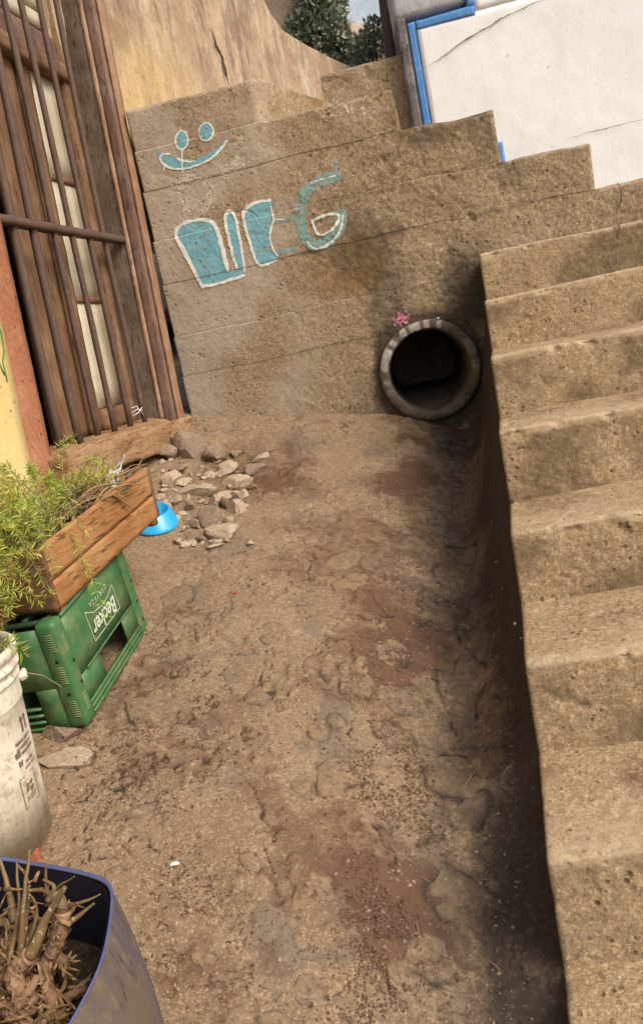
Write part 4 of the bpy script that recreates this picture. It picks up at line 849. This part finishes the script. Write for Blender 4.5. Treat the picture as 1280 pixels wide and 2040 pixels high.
def stem(pts, r0, r1, mat, name='stem', ringy=.12, seed=0):
    P = spline(zp(pts), 3); d = np.concatenate([[0], np.cumsum(np.linalg.norm(np.diff(P, axis=0), axis=1))]); n_ = max(8, int(d[-1]/.0025)); tt = np.linspace(0, d[-1], n_); P = np.stack([np.interp(tt, d, P[:, i]) for i in range(3)], 1)
    P = P+.003*np.stack([fbm(P+i*7, 30, 2, seed) for i in range(3)], 1)
    r = np.linspace(r0, r1, n_)*(1+ringy*np.sign(np.sin(tt/.0016+np.sin(tt*90)*2))*.5+.1*fbm(P, 40, 2, seed)); mesh(name, *tube(P, r, 10), mat, succ)
stem([(230, 1150, .34), (150, 1030, .36), (85, 950, .375), (110, 880, .385), (190, 800, .40)], .0125, .0125, M['ring'], seed=1)
stem([(185, 810, .40), (240, 700, .42), (280, 580, .44), (330, 480, .46), (390, 390, .48)], .0085, .003, M['oleaf'], 'leaf', .02, 2)
stem([(360, 1230, .345), (340, 1100, .35), (285, 980, .365), (270, 860, .375), (320, 790, .385)], .0095, .009, M['ring'], seed=3)
stem([(315, 800, .385), (350, 720, .40), (375, 620, .42), (380, 540, .435)], .0100, .0115, M['ring'], seed=4)
stem([(378, 560, .43), (370, 500, .445), (330, 420, .46)], .009, .010, M['oleaf'], 'leaf', .02, 5)
stem([(320, 790, .385), (400, 850, .36), (395, 880, .345)], .009, .006, M['ring'], seed=6)
stem([(-40, 1050, .34), (40, 1110, .345), (110, 1180, .345), (170, 1240, .34)], .0125, .011, M['ring'], seed=7)
stem([(-30, 1000, .35), (20, 930, .37), (90, 850, .39)], .007, .006, M['ring'], seed=8)
for i, (pts, r0) in enumerate([([(125, 820, .39), (135, 640, .43), (150, 420, .47), (185, 170, .50)], .0075), ([(95, 600, .42), (65, 430, .45), (20, 280, .48), (-20, 180, .50)], .009), ([(-20, 590, .42), (110, 635, .415)], .009), ([(410, 610, .425), (480, 560, .43), (575, 490, .44)], .0065),
                               ([(420, 510, .44), (520, 470, .45), (610, 425, .455)], .0045), ([(150, 800, .39), (210, 640, .42), (230, 470, .45), (160, 400, .47)], .006), ([(60, 860, .385), (90, 700, .41), (130, 560, .44), (100, 240, .49)], .006), ([(330, 430, .46), (230, 400, .465), (150, 405, .47)], .007), ([(290, 470, .455), (340, 380, .47), (260, 340, .48)], .007),
                               ([(300, 450, .455), (270, 330, .48), (280, 230, .50)], .005), ([(340, 420, .46), (400, 360, .48), (450, 325, .49)], .004), ([(190, 1240, .345), (280, 1150, .36), (360, 1105, .365), (440, 1110, .36)], .0055), ([(130, 780, .39), (170, 560, .43), (180, 330, .47), (110, 250, .48)], .007)]): stem(pts, r0*.68, r0*.22, M['oleaf'], 'leaf', .02, 20+i)
for i_, pts_ in enumerate([[(60, 1190, .345), (120, 1090, .36), (200, 1000, .37), (230, 930, .375)], [(-30, 880, .36), (40, 820, .38), (70, 720, .40)], [(250, 1240, .345), (300, 1180, .355), (420, 1160, .35)], [(380, 1080, .345), (450, 1030, .355), (520, 1000, .35)], [(-10, 760, .37), (60, 700, .39), (160, 690, .40), (220, 640, .41)]]): stem(pts_, .0075, .0055, M['ring'], seed=70+i_)
HK = []
r5 = np.random.RandomState(8)
for o_ in [o for o in succ.children if o.name.startswith('stem')]:
    co = np.array([v.co[:] for v in o_.data.vertices])+WORLD[succ]; ce = co.reshape(-1, 10, 3).mean(1)
    for _ in range(int(len(ce)*1.1)):
        i_ = r5.randint(2, len(ce)-2); j_ = r5.randint(10); b_ = co[i_*10+j_]; nrm = b_-ce[i_]; nrm /= np.linalg.norm(nrm); T = ce[i_+1]-ce[i_-1]; T /= np.linalg.norm(T); W = np.cross(nrm, T); l_ = r5.uniform(.005, .022); w_ = r5.uniform(.0012, .004)
        t1 = b_+nrm*.001; t2 = b_+T*l_*.5+nrm*r5.uniform(.0005, .004)+W*r5.normal()*.002; t3 = b_+T*l_+nrm*r5.uniform(.0, .014)+W*r5.normal()*.004
        HK += [t1-W*w_, t1+W*w_, t2+W*w_*.8, t2-W*w_*.8, t3+W*w_*.2, t3-W*w_*.2]
HK = np.array(HK); n_ = len(HK)//6; i_ = np.arange(n_)*6; HF = np.concatenate([np.stack([i_, i_+1, i_+2, i_+3], 1), np.stack([i_+3, i_+2, i_+4, i_+5], 1)])
M['husk'] = paint('papery_husk', lin(172, 142, 108), lin(122, 88, 62), lin(70, 46, 34), .75, .3, 60, .9)
hk = mesh('husks', HK, HF, M['husk'], succ); hk['kind'] = 'stuff'
r = random.Random(4)
for i in range(150):
    x, y = r.uniform(-20, 440), r.uniform(350, 1230); t = r.uniform(0, 6.28); l_ = r.uniform(40, 150); z = .352+.13*max(0, (1050-y)/700)*r.random(); 
    stem([(x, y, z), (x+l_*.5*math.cos(t)+r.uniform(-15, 15), y+l_*.5*math.sin(t), z+.012), (x+l_*math.cos(t), y+l_*math.sin(t), z)], r.uniform(.0012, .0042), .0006, M['dryleaf' if i % 3 else 'oleaf'], 'dry_leaf', .05, 50+i)

# ---- dry stems and scraps in the planter box
dry = empty('dried_plant', tuple(fp([(PL*.5, PD*.5, PH*.72)])[0]), 'tangle of dry straw coloured stems in the wooden planter box', 'plant')
for i in range(130):
    l_, d_ = r.uniform(.12, .95)*PL, r.uniform(.12, .9)*PD; t = r.uniform(-.9, .9); ln = r.uniform(.05, .2); h0 = PH*.84
    p = [(l_, d_, h0), (l_+ln*.4*math.cos(t), d_+ln*.4*math.sin(t), h0+r.uniform(.01, .05)), (l_+ln*math.cos(t), d_+ln*math.sin(t), h0+r.uniform(-.01, .045))]
    mesh('stem', *tube(fp(spline(p, 2)), np.linspace(r.uniform(.0015, .006), .001, len(spline(p, 2))), 6), M['dryleaf'] if i % 3 else M['oleaf'], dry)
for i, pl2 in enumerate([[(.55, .06, .8), (.6, -.02, 1.02), (.68, -.06, .75)], [(.5, .1, .85), (.58, -.03, 1.05), (.7, -.05, .6)]]):
    mesh('stem', *tube(fp(spline([(a_*PL, b_*PD, c_*PH) for a_, b_, c_ in pl2], 3)), .0022, 6), M['dryleaf'], dry)
M['plastic'] = paint('grey_plastic_scrap', lin(190, 190, 196), lin(165, 165, 175), None, .4)
for i, (c_, s_, lab) in enumerate([((.93, .35, 1.05), .05, 'torn pale plastic scrap at the far end of the planter box'), ((.80, .25, .95), .028, 'small crumpled pale plastic scrap among the dry stems'), ((.42, .75, 1.0), .05, 'greyish plastic sheet scrap behind the fern in the planter box')]):
    c0 = fp([(c_[0]*PL, c_[1]*PD, c_[2]*PH)])[0]; n = 9; g = np.linspace(-1, 1, n); gx_, gy_ = np.meshgrid(g, g, indexing='ij'); V = np.stack([gx_.ravel()*s_*.35, gy_.ravel()*s_, .5*s_*fbm(P3(gx_.ravel()+i*5, gy_.ravel()), 1.2, 2, i)+gy_.ravel()*s_*.5], 1)+c0
    o = mesh('plastic_scrap', V, gridF(n, n), M['plastic']); md = o.modifiers.new('s', 'SOLIDIFY'); md.thickness = .0012; tag(o, lab, 'scrap', 'scraps in the planter')

# ---- blue pet bowl
M['bowl'] = paint('blue_bowl_plastic', lin(38, 150, 205), lin(46, 160, 212), None, .28, .03, 6, .6, 60, .5)
bc = onG(310, 1046); bz = float(np.median(gz(bc[0]+np.array([-.05, 0, .05]), np.full(3, bc[1]))))-.004
V, F = lathe((bc[0], bc[1], bz), [(a_*.9, b_*.92) for a_, b_ in [(.070, .0), (.088, .0), (.089, .003), (.086, .012), (.076, .032), (.067, .052), (.065, .055), (.062, .0555), (.059, .053), (.052, .03), (.044, .018), (.0, .016)]], 64)
tl = np.array([-.187*-1, 0, 0]); V[:, 2] += plane_z(V[:, 0], V[:, 1])-plane_z(bc[0], bc[1])
tag(mesh('pet_bowl', V, F, M['bowl']), 'bright blue plastic pet bowl on the ground behind the planter box', 'bowl')

# ------------------------------------------------------------------ loose stones at the foot of the wall: px centre, px half size
RUB = [(380, 892, 26, 34, 'd', 'upright dark block of stone against the house corner under the sill'), (432, 900, 22, 24, 'd', 'squat brown stone at the wall foot right of the upright block'), (338, 962, 18, 24, 'r', 'pale knobbly stone nearest the planter box'), (388, 978, 34, 14, 'r', 'long flat pale stone lying slantwise in the rubble'),
       (446, 920, 28, 16, 'r', 'rough stone just below the squat brown stone'), (422, 1042, 28, 24, 'd', 'large rounded dark stone in the lower rubble'), (438, 1068, 34, 14, 'r', 'smooth long stone at the lower edge of the rubble'), (470, 1018, 15, 17, 'r', 'round pale stone at the right edge of the rubble'), (468, 948, 24, 16, 'r', 'angular stone in the upper right of the rubble'), (440, 982, 22, 9, 'r', 'thin flat pinkish stone in the middle of the rubble'),
       (465, 985, 18, 14, 'd', None), (365, 962, 16, 10, 'r', None), (430, 1005, 12, 16, 'r', None), (452, 1008, 10, 18, 'd', None), (350, 1008, 14, 14, 'r', None), (378, 1018, 10, 14, 'd', None), (372, 1000, 9, 12, 'r', None), (405, 958, 14, 10, 'r', None), (342, 1040, 16, 10, 'r', None), (390, 1050, 12, 12, 'd', None), (480, 968, 10, 8, 'r', None), (415, 935, 12, 9, 'r', None), (378, 940, 6, 9, 'r', None), (355, 930, 20, 10, 'd', None), (500, 925, 22, 12, 'd', None), (520, 900, 18, 10, 'r', None), (490, 1000, 8, 8, 'd', None), (430, 1090, 14, 6, 'r', None), (400, 1075, 14, 8, 'd', None), (365, 1030, 9, 8, 'r', None), (335, 1015, 10, 10, 'r', None), (440, 1030, 9, 7, 'r', None), (458, 1045, 12, 9, 'r', None), (400, 1000, 8, 6, 'r', None), (385, 1085, 12, 6, 'r', None), (330, 905, 24, 16, 'd', None), (350, 890, 14, 16, 'd', None), (470, 890, 12, 10, 'd', None), (418, 968, 8, 6, 'r', None), (345, 985, 8, 7, 'r', None), (500, 955, 10, 7, 'd', None)]
SL = ['dark stone between the round pale stone and the thin flat stone', "small pale stone touching the knobbly stone's right side", 'upright pale stone left of the round pale stone', 'narrow dark stone leaning on the round pale stone', 'pale stone just above the blue bowl', 'small dark stone below the long flat pale stone', "small pale upright stone below the long flat stone's left end", 'pale stone at the upper end of the long flat stone', "pale stone right of the blue bowl's rim", 'dark stone left of the large rounded dark stone', 'small pale stone at the far right of the angular stone', 'pale stone below the upright dark block', 'tiny upright pale stone above the knobbly stone', 'dark flat stone between the planter box end and the upright block', 'dark flat stone out right of the squat brown stone', 'pale flat stone farthest right toward the graffiti wall', 'small dark stone just right of the round pale stone', 'flat pale stone lowest in the rubble', "dark stone below the blue bowl's right side in the rubble", "small pale stone left of the large rounded dark stone's top", "pale stone touching the blue bowl's upper edge", 'small pale stone on top of the large rounded dark stone', 'pale stone at the right end of the large rounded dark stone', 'tiny pale stone in the middle of the rubble', 'flat pale stone left of the smooth long stone', 'broad dark stone under the sill beside the planter box', 'dark stone filling the corner left of the upright block', 'dark stone right of the squat brown stone against the wall', 'tiny pale stone above the thin flat pinkish stone', 'tiny pale stone below the knobbly stone', 'dark stone alone at the upper right fringe of the rubble']
RUB = [q_ if q_[5] else q_[:5]+(SL[i_-10],) for i_, q_ in enumerate(RUB)]
rq = random.Random(9); mb = MB()
for i in range(60):
    p = onG(rq.uniform(320, 510), rq.uniform(905, 1090)); s_ = rq.uniform(.008, .02); V, F = rock((p[0], p[1], float(gz(p[0], p[1])[0])+s_*.3), (s_*1.2, s_, s_*.7), 1, 6, 400+i, rq.uniform(0, 3)); mb.add(V, F)
tag(mb.build('stone_chips', M['rubble'], smooth=False), 'small broken stone chips between the rubble stones', None, kind='stuff')
for i, (x, y, rx, ry, mt, lab) in enumerate(RUB):
    p = onG(x, y); dist = (p-CAM)@FW; sx, sz = rx*dist/FPX*1.4, ry*dist/FPX*1.35
    zt = float(gz(p[0], p[1])[0]); V, F = rock((0, 0, 0), (sx, (sx+sz)*.55, max(sz*.9, .4*sx)), 2, 9, 200+i, random.uniform(-.4, .4))
    V = V+np.array([p[0], p[1], zt+.22*max(sz*.9, .4*sx)])
    tag(mesh('rubble_stone', V, F, M['darkstone' if mt == 'd' else 'rubble'], smooth=False), lab, 'stone', 'rubble stones')
for x, y, rx, ry, lab, sd_ in [(140, 1478, 56, 30, 'flat dark stone wedged under the near corner of the green crate', 301), (146, 1530, 56, 40, 'pale angular stone between the bucket and the green crate', 302)]:
    p = onG(x, y); dist = (p-CAM)@FW; sx, sz = rx*dist/FPX, ry*dist/FPX; V, F = rock((0, 0, 0), (sx, sx*.8, sz*.8), 3, 11, sd_); V = V+np.array([p[0]-.02, p[1]+.01, float(gz(p[0], p[1])[0])+.35*sz*.8]); tag(mesh('rubble_stone', V, F, M['darkstone' if sd_ == 301 else 'rubble'], smooth=False), lab, 'stone', 'rubble stones')
M['brick'] = concrete('red_brick', (.34, .12, .065), (.27, .09, .05), (.40, .2, .13), .3, 90, .7)
p = onG(48, 1702); V, F = rough_box((-.085, -.05, -.02), (.05, .05, .03), .006, .010, lambda q: .006*fbm(q, 25, 3, 4)); ca_, sa_ = math.cos(.5), math.sin(.5); V = np.stack([V[:, 0]*ca_-V[:, 1]*sa_, V[:, 0]*sa_+V[:, 1]*ca_, V[:, 2]], 1)+[p[0]-.02, p[1], float(gz(p[0], p[1])[0])]
tag(mesh('brick', V, F, M['brick']), 'worn red brick between the bucket and the blue drum', 'brick')
# scraps
M['paper'] = paint('white_paper', (.75, .74, .72), None, None, .7); M['redbit'] = paint('red_plastic', (.55, .03, .03), None, None, .4)
def scrap(x, y, s_, mat, lab, wallY=None, seed=0):
    if wallY: p = onY(x, y, wallY)
    else: p = onG(x, y); p[2] = float(gz(p[0], p[1])[0])+s_*.3
    V, F = rock((0, 0, 0), (s_, s_*.7, s_*.35), 1, 6, seed); tag(mesh('scrap', V+p, F, mat, smooth=False), lab, 'scrap')
scrap(349, 1727, .010, M['paper'], 'tiny white paper scrap on the dirt left of centre', None, 5); scrap(470, 1185, .008, M['redbit'], 'tiny red plastic scrap on the cement', None, 6); scrap(872, 634, .012, M['paper'], 'white paper scrap lying on top of the drain pipe', 3.47, 7)
mb = MB()
for t_ in ((.0, .0), (.02, .012), (-.012, -.015)):
    q = onP(275, 820, HO+HN*-.01, HN); mb.add(*tube([q+[-.02, -.02, t_[0]], q+[0, 0, .01+t_[1]], q+[.01, .03, -t_[0]]], .0016, 5))
tag(mb.build('cloth_strip', M['paper']), 'knotted white strip tied round the last window bar', 'cloth')

# ------------------------------------------------------------------ leaf litter and gravel (uncountable)
def in_px(polys, n, rs):
    out = []
    for poly, wgt in polys:
        P = np.array(poly, float); lo, hi = P.min(0), P.max(0); m_ = int(n*wgt); got = 0
        while got < m_:
            q = rs.uniform(lo, hi, (m_*3, 2)); ok = inpoly(q[:, 0], q[:, 1], poly); q = q[ok][:m_-got]
            out.append(q); got += len(q)
    return np.concatenate(out)
def px_ground(q):
    d = FW[None]+np.outer((q[:, 0]-640)/FPX, IX)+np.outer((q[:, 1]-1020)/FPX, JY); nrm = np.array([.187, -.263, 1]); t = ((np.array([0, 0, -.211])-CAM)@nrm)/(d@nrm); p = CAM+d*t[:, None]; p[:, 2] = gz(p[:, 0], p[:, 1]); return p
LIT = [([(740, 880), (900, 860), (890, 1000), (880, 1150), (790, 1170), (740, 1080), (720, 960)], .24), ([(740, 1230), (860, 1200), (850, 1330), (740, 1370)], .10), ([(700, 1370), (850, 1400), (860, 1640), (700, 1640)], .16), ([(700, 1640), (820, 1640), (800, 2040), (690, 2040)], .12), ([(740, 1780), (800, 1780), (800, 1920), (750, 1920)], .06), ([(330, 1480), (430, 1430), (450, 1520), (320, 1620), (300, 1580)], .04), ([(210, 1440), (330, 1440), (330, 1600), (180, 1600)], .05), ([(310, 1700), (470, 1700), (520, 1950), (330, 1990)], .06), ([(260, 1240), (420, 1230), (440, 1300), (330, 1330)], .05), ([(500, 870), (560, 900), (520, 990), (470, 990)], .03), ([(300, 1150), (1000, 1150), (1050, 2040), (300, 2040)], .09)]
rs = np.random.RandomState(5); q = in_px(LIT, 16000, rs); q = q+rs.normal(size=q.shape)*26; p = px_ground(q)
keep = fbm(p*[1, 1, 0], 16, 3, 77) > -.12; p = p[keep]; n = len(p)
def flakes(p, size, name, mat, label, rs, thin=.35):
    n = len(p); az = rs.uniform(0, 6.283, n); L_ = size*rs.uniform(.4, 1.5, n); d = np.stack([np.cos(az), np.sin(az), rs.uniform(-.35, .35, n)], 1)*L_[:, None]; sd_ = np.stack([-np.sin(az), np.cos(az), rs.uniform(-.5, .5, n)], 1)*(L_*thin*rs.uniform(.4, 1.3, n))[:, None]; up = np.array([0, 0, 1])*(L_*.18)[:, None]
    b = p+[0, 0, .0012]; V = np.stack([b-d, b-sd_+up, b+d, b+sd_+up], 1).reshape(-1, 3); i = np.arange(n)*4; F = np.concatenate([np.stack([i, i+1, i+3], 1), np.stack([i+1, i+2, i+3], 1)])
    return tag(mesh(name, V, F, mat, smooth=False), label, None, kind='stuff')
k = NT('brown_litter'); c = k.mix(k.ramp(k.noise(160, 2), .35, .65), (.085, .042, .027), (.15, .085, .052)); c = k.mix(k.ramp(k.noise(230, 1), .62, .7), c, (.28, .20, .13)); M['litter'] = k.done(c, .8, None, .2)
flakes(p, .0040, 'leaf_litter', M['litter'], 'reddish brown crumbled leaf litter along the gutter', rs)
straw = px_ground(in_px([([(560, 1100), (1000, 1100), (1040, 2030), (330, 2030), (250, 1500)], 1)], 130, rs)); flakes(straw, .016, 'straw', M['dryleaf'], 'scattered dry straw and twigs on the alley floor', rs, .05)
GR = LIT+[([(300, 900), (520, 880), (520, 1080), (320, 1080)], .25), ([(300, 1080), (1000, 1080), (1060, 2040), (120, 2040), (120, 1560)], 1.1)]
q = in_px(GR, 1250, rs); p = px_ground(q); V0, F0_ = ICO[0]; n = len(p); F0_ = np.array(F0_)
sz = .0011+.0033*rs.uniform(0, 1, n)**4; VV = (V0[None]*(1+.25*rs.normal(size=(n, 12, 1)))*sz[:, None, None]*np.array([1, 1, .7])+p[:, None]).reshape(-1, 3); FF = (F0_[None]+np.arange(n)[:, None, None]*12).reshape(-1, 3)
tag(mesh('gravel', VV, FF, M['gravel'], smooth=False), 'fine pale gravel strewn over the alley floor', None, kind='stuff')
# grit on the stairs
GV = []
for k, (y0, z0) in enumerate(TIPS[1:], 1):
    m_ = 60; x = stair_x(y0)+rs.uniform(.01, .8, m_); y = y0+rs.uniform(.02, .33, m_)**.7*.6; y = np.minimum(y, y0+.33); GV.append(np.stack([x, y, np.full(m_, z0+.001)+.006*fbm(np.stack([x-stair_x(y), y, 0*x], 1), 1.9, 2, k+5)], 1))
p = np.concatenate(GV); n = len(p); sz = .0008+.0028*rs.uniform(0, 1, n)**4; VV = (V0[None]*(1+.25*rs.normal(size=(n, 12, 1)))*sz[:, None, None]+p[:, None]).reshape(-1, 3); FF = (F0_[None]+np.arange(n)[:, None, None]*12).reshape(-1, 3)
tag(mesh('grit', VV, FF, M['gravel'], smooth=False), 'fine grit lying on the stair treads', None, kind='stuff')
